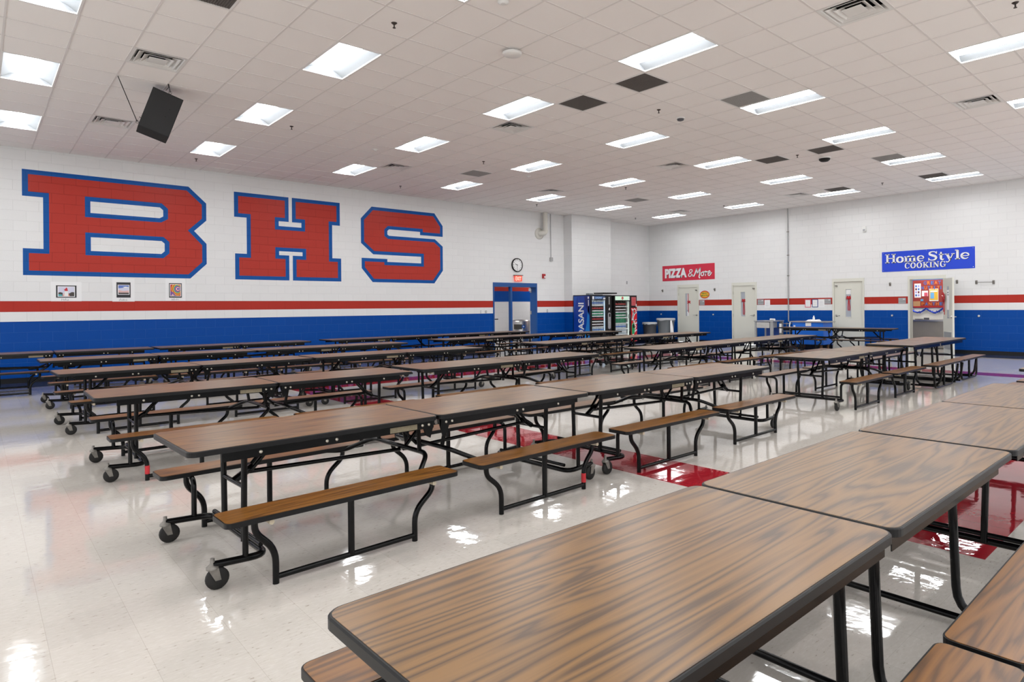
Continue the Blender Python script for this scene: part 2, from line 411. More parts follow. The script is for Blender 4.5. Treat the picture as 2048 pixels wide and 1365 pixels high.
# ------------------------------------------------------------------ the setting
m = MB(); m.quad((XB, YB, 0), (XR, YB, 0), (XR, YL, 0), (XB, YL, 0)); m.build('floor', M_floor); struct(bpy.data.objects['floor'])
WT = 0.22
def wall_cells(us, zs, holes):
    for i in range(len(us) - 1):
        for j in range(len(zs) - 1):
            uc, zc = (us[i] + us[i + 1]) / 2, (zs[j] + zs[j + 1]) / 2
            if any(a < uc < b and c < zc < d for a, b, c, d in holes): continue
            yield us[i], us[i + 1], zs[j], zs[j + 1]
DH = (12.515, 14.42, 0, 2.245)      # double doorway in the lettered wall
m = MB()
for a, b, c, d in wall_cells([XB - WT, DH[0], DH[1], XR + WT], [0, DH[3], ZC + 0.4], [DH]): m.box(a, b, YL, YL + WT, c, d)
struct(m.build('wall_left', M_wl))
DR = [(14.06, 15.05, 0, 2.245), (11.63, 12.625, 0, 2.245), (7.955, 8.945, 0, 2.245), (5.705, 6.70, 0, 2.245)]
us = sorted([YB] + [v for d in DR for v in d[:2]] + [YL])
m = MB()
for a, b, c, d in wall_cells(us, [0, 2.245, ZC + 0.4], DR): m.box(XR, XR + WT, a, b, c, d)
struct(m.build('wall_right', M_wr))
# walls behind the camera, unseen; wide openings added to let in fill light
m = MB()
for a, b, c, d in wall_cells([YB, -8, -1, 1, 8, 10, 15, YL], [0, .8, 4.2, ZC + 0.4], [(-8, -1, .8, 4.2), (1, 8, .8, 4.2), (10, 15, .8, 4.2)]): m.box(XB - WT, XB, a, b, c, d)
struct(m.build('wall_back', mat('plain_wall', WHITE, 0.4)))
m = MB(); hs = [(-6, 1), (2, 9), (10, 19)]
for a, b, c, d in wall_cells([XB - WT, -6, 1, 2, 9, 10, 19, XR + WT], [0, .8, 4.2, ZC + 0.4], [(a, b, .8, 4.2) for a, b in hs]): m.box(a, b, YB - WT, YB, c, d)
struct(m.build('wall_near', MATS['plain_wall']))
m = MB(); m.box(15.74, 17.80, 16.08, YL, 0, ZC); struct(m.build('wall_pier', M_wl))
m = MB(); m.box(XB, DH[0], YL - 0.012, YL, 0, 0.105); m.box(DH[1], 15.74, YL - 0.012, YL, 0, 0.105); m.box(15.728, 17.812, 16.068, 16.08, 0, 0.105); m.box(15.728, 15.74, 16.08, YL, 0, .105); m.box(17.80, XR, YL - .012, YL, 0, .105)
struct(m.build('baseboard_left', M_base))
m = MB()
ys = [YB] + [v for d in sorted(DR) for v in d[:2]] + [YL - 0.012]
for a, b in zip(ys[0::2], ys[1::2]): m.box(XR - 0.012, XR, a, b, 0, 0.105)
struct(m.build('baseboard_right', M_base))

# ceiling: lay-in panels in a two foot grid, holes where fixtures sit
i0, i1 = math.floor((XB - GX) / G), math.ceil((XR - GX) / G)
j0, j1 = math.floor((GY - YL) / G), math.ceil((GY - YB) / G)
LIGHTS = [(i * 5, j * 5) for i in range(-2, 6) for j in range(-2, 6)]
VENTS = [(-3, -2), (-3, -8), (6, 9), (14, 9), (6, -1), (6, -8), (14, -1), (14, -8), (24, -1), (24, -8)]
RETS = [(6, 4), (6, 2), (16, 2), (16, 4), (24, 5), (24, 1), (-3, 2)]
RETS_L = [(9, -7), (19, -7), (9, 5), (19, 5)]
taken = set(VENTS + RETS + RETS_L)
for i, j in LIGHTS: taken |= {(i, j), (i, j + 1)}
def cell(i, j): return max(XB, GX + i * G), min(XR, GX + (i + 1) * G), max(YB, GY - (j + 1) * G), min(YL, GY - j * G)
m = MB(); tw, dz = 0.011, 0.004
for i in range(i0, i1 + 1):
    for j in range(j0, j1 + 1):
        a, b, c, d = cell(i, j)
        if b - a < 0.03 or d - c < 0.03 or (i, j) in taken: continue
        a += tw; b -= tw; c += tw; d -= tw
        m.m = 0
        m.quad((a, c, ZC + dz), (a, d, ZC + dz), (b, d, ZC + dz), (b, c, ZC + dz))
        m.m = 1
        for p, q in (((a, c), (b, c)), ((b, c), (b, d)), ((b, d), (a, d)), ((a, d), (a, c))):
            m.quad((*p, ZC), (*q, ZC), (*q, ZC + dz), (*p, ZC + dz))
m.m = 1
for i in range(i0, i1 + 2):
    x = GX + i * G
    segs = []
    y = YB
    for j in range(j1, j0 - 1, -1):
        a, b, c, d = cell(i, j)
        if (i, j) in taken and (i - 1, j) in taken: continue
        if d > c and XB - .02 < x < XR + .02: m.quad((x - tw, c, ZC), (x - tw, d, ZC), (x + tw, d, ZC), (x + tw, c, ZC))
for j in range(j0, j1 + 2):
    y = GY - j * G
    for i in range(i0, i1 + 1):
        a, b, c, d = cell(i, j)
        if any(((i, j - 1) == (q[0], q[1]) and (i, j) == (q[0], q[1] + 1)) for q in LIGHTS): continue
        if b > a and YB - .02 < y < YL + .02: m.quad((a, y - tw, ZC + .0004), (a, y + tw, ZC + .0004), (b, y + tw, ZC + .0004), (b, y - tw, ZC + .0004))
struct(m.build('ceiling', [M_tile, M_tee], fix=False))
m = MB(); m.box(XB - WT, XR + WT, YB - WT, YL + WT, ZC + 0.4, ZC + 0.5); struct(m.build('ceiling_deck', M_dark))

# ------------------------------------------------------------------ ceiling lights
ORD = ['zeroth', 'first', 'second', 'third', 'fourth', 'fifth', 'sixth', 'seventh', 'eighth', 'ninth']
def make_light():
    t = thing('ceiling_light', '', 'ceiling light', (0, 0, ZC))
    w, h = G, 2 * G
    f = MB(); z = ZC
    e = 0.022
    for a, b, c, d in ((0, w, 0, e), (0, w, h - e, h), (0, e, e, h - e), (w - e, w, e, h - e)): f.box(a, b, -d, -c, z - 0.003, z + 0.012)
    f.build('frame', M_wp, t)
    r = MB(); prof = []
    for k in range(9):                       # concave wing from the lip up to the lens
        a = k / 8; prof.append((e + (w / 2 - 0.10 - e) * a, z + 0.012 + 0.085 * sin(a * pi / 2)))
    prof2 = [(w - x, q) for x, q in prof][::-1]
    pp = prof + prof2
    vs = []
    for x, q in pp: vs += [(x, -e, q), (x, -(h - e), q)]
    r.add(vs, [(2 * k, 2 * k + 2, 2 * k + 3, 2 * k + 1) for k in range(len(pp) - 1)], True)
    for y in (-e, -(h - e)):
        r.add([(x, y, q) for x, q in pp] + [(w - e, y, z + .012), (e, y, z + .012)], [list(range(len(pp) + 2))])
    r.build('reflector', M_refl, t, fix=False)
    l = MB(); n = 8; vs = []
    for k in range(n + 1):
        a = pi * k / n; vs += [(w / 2 - 0.10 * cos(a), -e - 0.03, z + 0.080 - 0.055 * sin(a)), (w / 2 - 0.10 * cos(a), -(h - e - 0.03), z + 0.080 - 0.055 * sin(a))]
    l.add(vs, [(2 * k, 2 * k + 2, 2 * k + 3, 2 * k + 1) for k in range(n)], True)
    l.add([vs[2 * k] for k in range(n + 1)], [list(range(n + 1))]); l.add([vs[2 * k + 1] for k in range(n + 1)], [list(range(n + 1))[::-1]])
    l.build('lens', M_lens, t)
    return t
L0 = make_light(); LT = tree_of(L0)
first = True
for i, j in LIGHTS:
    o = L0 if first else copy_tree(L0, LT)
    first = False
    o.location = (GX + i * G, GY - j * G, ZC)
    r, c = j // 5 + 3, 6 - i // 5
    tag(o, 'recessed white ceiling light, %s row out from the lettered wall, %s from the sign wall' % (ORD[r], ORD[c]), 'ceiling light', 'recessed ceiling lights')

def cellxy(i, j): return GX + i * G, GY - j * G
def make_vent():
    t = thing('ceiling_vent', '', 'vent', (0, 0, ZC)); z = ZC
    def ring(mb, a, b, za, zb):     # square ring sloping from half-size a (za) to b (zb)
        c = G / 2
        A = [(c - a, -c - a, za), (c + a, -c - a, za), (c + a, -c + a, za), (c - a, -c + a, za)]
        B = [(c - b, -c - b, zb), (c + b, -c - b, zb), (c + b, -c + b, zb), (c - b, -c + b, zb)]
        mb.add(A + B, [(k, (k + 1) % 4, 4 + (k + 1) % 4, 4 + k) for k in range(4)])
    f = MB(); ring(f, G / 2, 0.27, z - .002, z - .002); ring(f, 0.27, 0.22, z - .002, z + .06); f.build('frame', M_wp, t, fix=False)
    b = MB(); b.box(0.03, G - .03, -G + .03, -.03, z + .12, z + .13); b.build('duct_opening', M_dark, t)
    for a, h in ((0.238, -0.002), (0.170, -0.006)):
        k = MB(); ring(k, a, a - 0.012, z + h, z + h); ring(k, a - .012, a - 0.075, z + h, z + h + 0.045); k.build('louver', M_wp, t, fix=False)
    k = MB(); k.box(G / 2 - .105, G / 2 + .105, -G / 2 - .105, -G / 2 + .105, z - .010, z - .004); k.build('center_plate', M_wp, t)
    return t
V0 = make_vent(); VT = tree_of(V0)
VL = ['above the hanging speaker on its camera side', 'beyond the hanging speaker near the lettered wall', 'at the top of the picture', 'near the right edge of the picture',
      'beside the middle light nearest the camera', 'above the letters H and S', 'in the middle of the ceiling', 'above the wall pipe', 'close to the sign wall in the middle', 'in the far corner by the pier']
for k, ((i, j), lb) in enumerate(zip(VENTS, VL)):
    o = V0 if k == 0 else copy_tree(V0, VT)
    x, y = cellxy(i, j); o.location = (x, y, ZC)
    tag(o, 'square white stepped air vent ' + lb, 'vent', 'square supply vents')
def make_ret(mt):
    t = thing('return_grille', '', 'vent', (0, 0, ZC)); z = ZC
    f = MB()
    for a, b, c, d in ((0, G, 0, .022), (0, G, G - .022, G), (0, .022, .022, G - .022), (G - .022, G, .022, G - .022)): f.box(a, b, -d, -c, z - .002, z + .01)
    f.build('frame', M_wp, t)
    g = MB(); nb = 22
    for k in range(nb):
        x = .022 + (G - .044) * (k + .5) / nb
        g.box(x - .003, x + .003, -G + .022, -.022, z, z + .018); g.box(.022, G - .022, -x - .003, -x + .003, z, z + .018)
    g.build('grid', mt, t)
    k = MB(); k.box(.01, G - .01, -G + .01, -.01, z + .03, z + .035); k.build('backing', mt, t)
    return t
RL = ['beside the long light right of center, nearer one of two', 'left of its dark twin above the middle of the hall', 'in front of the dome camera', 'just behind a light by the dome camera', 'touching the light nearest the right wall end', 'beside a light near the sign wall', 'cut by the top edge at upper left']
R0 = make_ret(M_grille); RT = tree_of(R0)
for k, ((i, j), lb) in enumerate(zip(RETS, RL)):
    o = R0 if k == 0 else copy_tree(R0, RT)
    x, y = cellxy(i, j); o.location = (x, y, ZC); tag(o, 'dark square return grille ' + lb, 'vent', 'dark return grilles')
R1 = make_ret(M_grille2); RT1 = tree_of(R1)
RL2 = ['over the letter S', 'over the soda machines', 'left of a light in the right middle', 'left of a light near the right wall']
for k, ((i, j), lb) in enumerate(zip(RETS_L, RL2)):
    o = R1 if k == 0 else copy_tree(R1, RT1)
    x, y = cellxy(i, j); o.location = (x, y, ZC); tag(o, 'pale grey flat ceiling grille ' + lb, 'vent', 'pale ceiling grilles')

M_brass = mat('dark_brass', (0.05, 0.04, 0.035), 0.5, 0.5)
def make_spr():
    t = thing('sprinkler', '', 'sprinkler', (0, 0, ZC))
    a = MB(); a.lathe((0, 0, ZC + .01), (0, 0, -1), [(.035, 0), (.035, .006), (.02, .02)], 14); a.build('escutcheon', M_brass, t)
    b = MB(); b.tube([(0, 0, ZC), (0, 0, ZC - .05)], .008); b.lathe((0, 0, ZC - .05), (0, 0, -1), [(.018, 0), (.018, .004)], 12); b.build('head', M_brass, t)
    return t
S0 = make_spr(); ST = tree_of(S0)
SPR = [(4.24, 11.5, 'between the second row lights above the letters'), (3.59, 15.3, 'over the letter B'), (3.6, 6.57, 'at upper left of center near the camera'), (8.5, 6.57, 'left of the smoke detector'), (8.5, 11.5, 'in the middle of the ceiling'),
       (8.5, 15.25, 'over the letter S'), (13.37, 15.25, 'over the wall pipe'), (13.37, 11.5, 'under a light above the doorway'), (18.27, 15.25, 'in front of the pier'), (8.45, 1.65, 'in the top right corner'),
       (13.4, 6.57, 'beside the dome camera'), (18.28, 6.57, 'above the blue sign'), (18.3, 11.5, 'by a light near the grey conduit')]
for k, (x, y, lb) in enumerate(SPR):
    o = S0 if k == 0 else copy_tree(S0, ST)
    o.location = (x, y, ZC); tag(o, 'small dark ceiling sprinkler head ' + lb, 'sprinkler', 'ceiling sprinklers')
for k, (x, y, lb) in enumerate([(6.14, 12.05, 'left'), (10.29, 12.05, 'middle'), (14.51, 12.05, 'right')]):
    a = MB(); a.lathe((x, y, ZC), (0, 0, -1), [(.07, 0), (.07, .006), (.03, .012), (.028, .03)], 18)
    tag(a.build('ceiling_sensor', M_wp), 'flat white round ceiling disc, %s one of the three mid-ceiling' % lb, 'sensor', 'white ceiling discs')
# access points, smoke detector, dome camera
a = MB(); a.lathe((5.12, 6.29, ZC), (0, 0, -1), [(.07, 0), (.075, .02), (.125, .022), (.125, .04), (.11, .055), (.02, .062)], 28)
tag(a.build('wireless_access_point', M_wp), 'white round wireless access point on the ceiling near the camera', 'access point')
t = thing('smoke_detector', 'white and dark smoke detector on the ceiling right of center', 'smoke detector', (9.15, 6.6, ZC))
a = MB(); a.lathe((9.15, 6.6, ZC), (0, 0, -1), [(.075, 0), (.075, .02)], 20); a.build('base', M_wp, t)
a = MB(); a.lathe((9.15, 6.6, ZC - .02), (0, 0, -1), [(.06, 0), (.055, .025), (.03, .035)], 20); a.build('chamber', M_dgrey, t)
t = thing('dome_camera', 'dark domed ceiling camera in front of two dark grilles', 'camera', (14.07, 6.27, ZC))
a = MB(); a.lathe((14.07, 6.27, ZC), (0, 0, -1), [(.13, 0), (.13, .03)], 24); a.build('base', M_wp, t)
a = MB(); a.lathe((14.07, 6.27, ZC - .03), (0, 0, -1), [(.12, 0), (.115, .03), (.08, .06), (.03, .07)], 24); a.build('dome', M_blk, t)
a = MB(); a.lathe((4.22, 5.33, ZC), (0, 0, -1), [(.06, 0), (.06, .015), (.03, .03)], 20)
tag(a.build('ceiling_sensor', M_wp), 'white round ceiling sensor cut by the top edge of the picture', 'sensor')

# ------------------------------------------------------------------ hanging speaker
def ray(px, py, depth):
    d = _f + _r * ((px - CX) / FPX) - _u * ((py - CY) / FPX)
    return EYE + d * depth
t = thing('loudspeaker', 'black loudspeaker hung by cables from the ceiling at upper left', 'speaker', (2.0, 10.4, 4.2))
cs = ray(314, 226, 9.12); wv = (cs - EYE).normalized()
uu = (ray(356.8, 194.8, 9.1) - ray(305.8, 173, 9.1)); uu = (uu - wv * uu.dot(wv)).normalized()
vv = wv.cross(uu).normalized()
if vv.z > 0: vv = -vv
W2, H1, H2 = 0.20, 0.27, 0.31
tl = ray(305.8, 173, 9.12)
cab = MB(); o0 = tl
def sp_(a, b, c): return o0 + uu * a + vv * b + wv * c
side = [(0, 0), (0.60, 0), (0.70, 0.10), (0.68, 0.24), (0.16, 0.27), (0.03, 0.14)]     # (down, back)
n = len(side)
va = [sp_(0.004 + .25 * c * .25, b, c) for b, c in side]; vb = [sp_(0.405 - .25 * c * .25, b, c) for b, c in side]
cab.add(va + vb, [list(range(n)), list(range(n, 2 * n))[::-1]] + [(k, (k + 1) % n, n + (k + 1) % n, n + k) for k in range(n)])
cab.build('cabinet', M_blk, t)
gr = MB(); gr.add([sp_(a, b, c) for a, b, c in ((.012, .015, -.008), (.397, .015, -.008), (.397, .585, -.008), (.012, .585, -.008))], [(0, 1, 2, 3)])
gr.add([sp_(a, b, c) for a, b, c in ((.012, .595, -.006), (.397, .595, -.006), (.397, .69, .09), (.012, .69, .09))], [(0, 1, 2, 3)])
gr.build('grille', mat('speaker_grille', (0.010, 0.010, 0.011), 0.6, bump=0.3, nscale=400), t)
for a, b in ((.27, .33), (.29, .21)):
    k = MB(); q = sp_(a, b, -.009); k.lathe(q, -wv, [(.008, 0), (.006, .004)], 8); k.build('screw', M_dark, t)
ring1 = sp_(.22, -.02, .02); ring2 = sp_(-.02, .56, .08)
for nm, q in (('eye_bolt', ring1), ('eye_bolt', ring2)):
    k = MB(); k.tube([q + uu * (.02 * cos(2 * pi * s / 10)) + vv * (.02 * sin(2 * pi * s / 10)) for s in range(11)], .005, 6, cap=False); k.build(nm, M_galv, t)
k = MB(); k.tube([ring1, Vector((2.11, 10.48, ZC))], .005, 6); k.tube([ring1 - uu * .06, ring1 - uu * .04 - vv * .06, Vector((2.10, 10.48, ZC))], .004, 6); k.build('cable', M_blk, t)
k = MB(); k.tube([ring2, Vector((1.51, 10.58, ZC))], .006, 6); k.tube([ring2 - vv * .08, ring2 + uu * .06 - vv * .06, ring2 + uu * .12 - vv * .12, ring2 + uu * .12 - vv * .17], .004, 6); k.build('cable', M_blk, t)

# ------------------------------------------------------------------ painted letters
LB = [(0.73, 4.30), (3.70, 4.30), (4.07, 3.945), (4.07, 3.54), (3.81, 3.277), (4.07, 2.99), (4.07, 2.517), (3.723, 2.165), (0.735, 2.165), (0.735, 2.706), (1.06, 2.706), (1.06, 3.76), (0.73, 3.76)]
LBh = [[(1.845, 3.76), (3.122, 3.76), (3.187, 3.70), (3.187, 3.56), (3.117, 3.515), (1.845, 3.515)], [(1.847, 3.0), (3.15, 3.0), (3.21, 2.945), (3.21, 2.80), (3.145, 2.707), (1.847, 2.707)]]
LBh[1][3] = (3.21, 2.77)
LH = [(4.68, 4.30), (5.982, 4.30), (5.982, 3.67), (5.732, 3.67), (5.732, 3.547), (6.306, 3.547), (6.306, 3.67), (6.066, 3.67), (6.066, 4.30), (7.345, 4.30), (7.345, 3.68), (7.128, 3.68), (7.128, 2.79), (7.372, 2.79), (7.372, 2.167), (6.077, 2.167), (6.077, 2.808), (6.329, 2.808), (6.329, 2.908), (5.736, 2.908), (5.736, 2.808), (5.987, 2.808), (5.987, 2.167), (4.695, 2.167), (4.695, 2.80), (4.965, 2.80), (4.965, 3.69), (4.68, 3.69)]
LS = [(8.275, 4.295), (10.323, 4.295), (10.612, 3.93), (10.612, 3.60), (9.822, 3.60), (9.822, 3.695), (8.809, 3.695), (8.756, 3.645), (8.756, 3.544), (8.807, 3.51), (10.333, 3.51), (10.609, 3.30), (10.609, 2.567), (10.301, 2.17), (8.289, 2.17), (7.965, 2.552), (7.965, 2.84), (8.748, 2.84), (8.748, 2.758), (9.85, 2.758), (9.85, 2.955), (8.312, 2.955), (7.95, 3.255), (7.95, 3.94)]
for ch, out, holes in (('B', LB, LBh), ('H', LH, []), ('S', LS, [])):
    x0 = min(p[0] for p in out)
    t = thing('painted_letter', 'huge red block letter %s with blue outline painted on the left wall' % ch, 'letter', ((min(p[0] for p in out) + max(p[0] for p in out)) / 2, YL, 2.165), 0, 'painted wall letters')
    k = MB(); k.prism(out, *PL(), 0.0005, 0.002, holes); k.build('outline', M_lb, t)
    k = MB(); k.prism(inset(out, .095), *PL(), 0.002, 0.0035, [inset(h, -.095) for h in holes]); k.build('fill', M_lr, t)

# ------------------------------------------------------------------ student prints under the letter B
def flat(mb, pl, pts, d, m_): mb.m = m_; mb.prism(pts, *pl, d - .001, d)
def rect(a, b, c, d): return [(a, c), (b, c), (b, d), (a, d)]
def scribble(mb, pl, x0, x1, z0, z1, d, m_, seed, w=.004):
    rr = random.Random(seed); mb.m = m_; x = x0
    while x < x1 - .01:
        stroke(mb, [(x, z0), (x + .004, z1 - rr.random() * .4 * (z1 - z0)), (x + .012, z0 + rr.random() * .5 * (z1 - z0))], w, *pl, d, False); x += .016 + .012 * rr.random()
PM = [M_wht, mat('print_mat', (0.03, 0.03, 0.035), 0.7), mat('print_sky', (0.62, 0.62, 0.75), .5), mat('print_coral', (0.75, 0.32, 0.22), .5), mat('print_teal', (0.08, 0.38, 0.40), .5), mat('print_dark', (0.06, 0.05, 0.045), .6),
      mat('print_blue', (0.12, 0.20, 0.55), .5), mat('print_pink', (0.72, 0.45, 0.42), .5), mat('print_yellow', (0.80, 0.55, 0.05), .5), mat('print_red', (0.55, 0.02, 0.03), .5), mat('print_green', (0.05, 0.35, 0.12), .5), mat('print_violet', (0.20, 0.08, 0.35), .5)]
def print_thing(label, x0, x1, z0, z1, mx0, mx1, mz0, mz1, px0, px1, pz0, pz1, art, seed):
    t = thing('photo_print', label, 'picture', ((x0 + x1) / 2, YL, z0), 0, 'mounted photo prints')
    k = MB(); k.prism(rect(x0, x1, z0, z1), *PL(), .001, .003); k.build('backing_sheet', M_wht, t)
    k = MB(); k.prism(rect(mx0, mx1, mz0, mz1), *PL(), .003, .006); k.build('mat_board', PM[1], t)
    k = MB(); flat(k, PL(), rect(px0, px1, pz0, pz1), .008, 0); art(k, px0 + .012, px1 - .012, pz0 + .012, pz1 - .012); k.build('photo', PM, t)
    k = MB(); scribble(k, PL(), (x0 + x1) / 2 - .08, (x0 + x1) / 2 + .06, z0 + .012, mz0 - .015, .004, 0, seed); k.build('caption', PM[5], t)
def art1(k, a, b, c, d):
    w, h = b - a, d - c; P = lambda L_: [(a + w * x, c + h * y) for x, y in L_]
    flat(k, PL(), rect(a, b, c, d), .009, 2)
    flat(k, PL(), P([(0, 0), (.26, 0), (.28, .36), (.12, .44), (0, .38)]), .010, 5); flat(k, PL(), P([(0, 0), (.24, 0), (.22, .18), (0, .22)]), .011, 4)
    flat(k, PL(), P([(.64, 0), (1, 0), (1, .42), (.85, .45), (.64, .28)]), .010, 5)
    flat(k, PL(), P([(.28, 0), (.72, 0), (.62, .34), (.36, .34)]), .0105, 3); flat(k, PL(), P([(.36, .02), (.62, .02), (.60, .60), (.40, .60)]), .0115, 0)
    flat(k, PL(), P([(.26, .80), (.40, .66), (.38, .56), (.60, .56), (.56, .84), (.50, .95), (.44, .80), (.36, .72)]), .0125, 9)
def art2(k, a, b, c, d):
    w, h = b - a, d - c; P = lambda L_: [(a + w * x, c + h * y) for x, y in L_]
    flat(k, PL(), rect(a, b, c, d), .009, 2); flat(k, PL(), P([(0, .66), (1, .78), (1, 1), (0, 1)]), .010, 6); flat(k, PL(), P([(0, .18), (1, .18), (1, .42), (.5, .36), (0, .46)]), .010, 7)
    flat(k, PL(), P([(.4, .80), (.7, .86), (1, .8), (.9, .74), (.6, .72)]), .011, 0); flat(k, PL(), rect(a, b, c, c + h * .17), .011, 5)
def art3(k, a, b, c, d):
    w, h = b - a, d - c
    flat(k, PL(), rect(a, b, c, d), .009, 9)
    cx, cz = a + .72 * w, c + .62 * h
    for q, (r, mi) in enumerate(((.62, 8), (.54, 9), (.46, 8), (.40, 10), (.33, 6), (.25, 9), (.17, 0), (.10, 11))):
        pts = []
        for s in range(21):
            an = radians(100 + 190 * s / 20); pts.append((min(max(cx + r * w * cos(an), a), b), min(max(cz + r * h * .9 * sin(an), c), d)))
        pts.append((b, cz - r * h * .3)); pts.append((b, min(d, cz + r * h * .5)))
        flat(k, PL(), pts, .010 + .0012 * q, mi)
    flat(k, PL(), [(a, c), (a + w * .55, c), (a + w * .25, c + h * .33), (a, c + h * .4)], .021, 11); flat(k, PL(), [(a + w * .05, c), (a + w * .4, c), (a + w * .2, c + h * .2)], .022, 7)
print_thing('wide photo print of a pale figure in a red hat, leftmost under letter B', 1.17, 1.68, 1.637, 2.04, 1.255, 1.594, 1.712, 1.967, 1.28, 1.568, 1.73, 1.948, art1, 1)
print_thing('sunset cloud photo print on dark mount, middle one under letter B', 2.216, 2.624, 1.63, 2.137, 2.292, 2.55, 1.716, 2.05, 2.314, 2.529, 1.78, 1.996, art2, 2)
print_thing('rainbow hot air balloon photo print, rightmost under letter B', 3.216, 3.618, 1.643, 2.16, 3.287, 3.544, 1.718, 2.05, 3.302, 3.528, 1.745, 2.03, art3, 3)

# ------------------------------------------------------------------ left wall fittings
t = thing('wall_clock', 'round white wall clock with black rim above the blue doorway', 'clock', (13.53, YL, 2.62))
k = MB(); k.lathe((13.53, YL, 2.848), (0, -1, 0), [(.232, 0), (.232, .045), (.205, .05), (.205, .03)], 32); k.build('rim', M_blk, t)
k = MB(); k.lathe((13.53, YL - .03, 2.848), (0, -1, 0), [(.206, 0), (.206, .004)], 32); k.build('dial', M_wht, t)
k = MB()
for h in range(12):
    a = h * pi / 6
    q = Vector((13.53 + .165 * sin(a), 0, 2.848 + .165 * cos(a)))
    put_text(k, str(h or 12), *PL(.036), q.x - (.012 if 0 < h < 10 else .02), q.x + (.012 if 0 < h < 10 else .02), q.z - .018, q.z + .018, .0, bold=.01)
k.build('numerals', M_blk, t)
for nm, a, ln, w in (('hour_hand', 290, .10, .016), ('minute_hand', 185, .15, .011)):
    a = radians(a); k = MB(); stroke(k, [(13.53 - .02 * sin(a), 2.848 - .02 * cos(a)), (13.53 + ln * sin(a), 2.848 + ln * cos(a))], w, *PL(), .040, False); k.build(nm, M_blk, t)
t = thing('exit_sign', 'glowing red EXIT sign under the wall clock', 'exit sign', (13.55, YL, 2.30))
k = MB(); k.box(13.375, 13.73, YL - .10, YL, 2.485, 2.515); k.build('canopy', M_galv, t)
k = MB(); k.box(13.39, 13.71, YL - .062, YL - .054, 2.30, 2.485); k.build('panel', mat('exit_panel', (0.6, 0.06, 0.04), 0.4, emit=0.20, emit_c=(1, 0.05, 0.02)), t)
k = MB(); put_text(k, 'EXIT', *PL(.0625), 13.425, 13.675, 2.325, 2.455, .001, bold=.02); k.build('letters', mat('exit_letters', (0.8, 0.5, 0.45), .4, emit=0.25, emit_c=(1, 0.55, 0.42)), t)
t = thing('fire_alarm', 'small red fire alarm box right of the blue doorway', 'fire alarm', (14.725, YL, 2.42))
k = MB(); k.box(14.668, 14.783, YL - .06, YL, 2.425, 2.58); k.build('housing', mat('alarm_red', (0.40, 0.01, 0.015), .4), t)
k = MB(); k.box(14.715, 14.772, YL - .07, YL - .06, 2.445, 2.50); k.build('strobe', M_wht, t)
t = thing('wall_pipe', 'cream painted pipe dropping from ceiling into the left wall', 'pipe', (14.7, YL, 3.79))
k = MB(); k.tube([(14.70, YL - .16, ZC), (14.70, YL - .16, 4.0), (14.56, YL - .10, 3.985), (14.55, YL, 3.98)], .085, 14, bend=.13); k.build('pipe', M_cream, t)
k = MB(); k.lathe((14.55, YL, 3.98), (0, -1, 0), [(.20, 0), (.20, .018), (.11, .03)], 28); k.build('flange', M_cream, t)
k = MB()
k.lathe((14.70, YL - .16, 4.06), (0, 0, 1), [(.10, 0), (.10, .05)], 16); k.build('collar', M_cream, t)
t = thing('wall_conduit', 'thin grey conduit with a small box hanging beside the pier', 'conduit', (15.08, YL, 3.04))
k = MB(); k.tube([(15.085, YL - .02, ZC), (15.085, YL - .02, 3.15)], .012, 8); k.build('conduit', M_conduit, t)
k = MB(); k.prism(rrect(15.03, 15.155, 3.035, 3.18, .03), *PL(), 0, .05); k.build('junction_box', M_conduit, t)
for x0, x1, z0, z1, lb in ((12.005, 12.035, 1.24, 1.33, 'narrow light switch plate, farther left of the blue doorway'), (12.19, 12.262, 1.24, 1.325, 'grey wall switch plate just left of the blue doorway'), (14.868, 14.932, 1.235, 1.335, 'grey wall switch plate between blue doorway and pier')):
    t = thing('switch_plate', lb, 'switch', ((x0 + x1) / 2, YL, z0), 0, 'wall switch plates')
    k = MB(); k.prism(rect(x0, x1, z0, z1), *PL(), 0, .006); k.build('plate', M_plate, t)
    k = MB(); k.box((x0 + x1) / 2 - .008, (x0 + x1) / 2 + .008, YL - .014, YL - .006, z0 + .03, z1 - .03); k.build('toggle', M_wht, t)
t = thing('switch_plate', 'small grey plate high on the wall right of the pier', 'switch', (19.2, YL, 2.3))
k = MB(); k.prism(rect(19.15, 19.215, 2.30, 2.42), *PL(), 0, .01); k.build('plate', M_plate, t)

# blue double doorway, open to a corridor
t = struct(bpy.data.objects.new('door_1', None)); col.objects.link(t); t.location = (13.47, YL, 0)
a, b, zt = DH[0], DH[1], DH[3]
k = MB(); k.box(a, b, YL - .02, YL + .30, zt - .135, zt); k.box(a, a + .05, YL - .02, YL + .30, 0, zt - .135); k.box(b - .055, b, YL - .02, YL + .30, 0, zt - .135); k.build('frame', M_bluep, t)
k = MB(); k.box(13.27, 13.345, YL + .02, YL + .13, 0, zt - .135); k.build('mullion', M_bluep, t)
k = MB(); k.box(b, b + .90, YL + .30, YL + .345, .01, zt - .15); k.build('leaf', M_bluep, t)
k = MB(); k.box(a - .90, a, YL + .30, YL + .345, .01, zt - .15); k.build('leaf', M_bluep, t)
for z in (.25, 1.17, 1.93):
    k = MB(); k.box(b - .075, b - .054, YL + .22, YL + .29, z, z + .12); k.build('hinge', M_steel, t)
k = MB(); k.tube([(a + .05, YL + .26, 1.03), (a + .40, YL + .26, 1.03)], .016, 8); k.box(a + .05, a + .11, YL + .23, YL + .29, .94, 1.06); k.build('push_bar', M_blk, t)
k = MB(); k.box(b - .20, b - .13, YL + .16, YL + .2, 1.98, 2.08); k.build('strike_plate', M_wht, t)
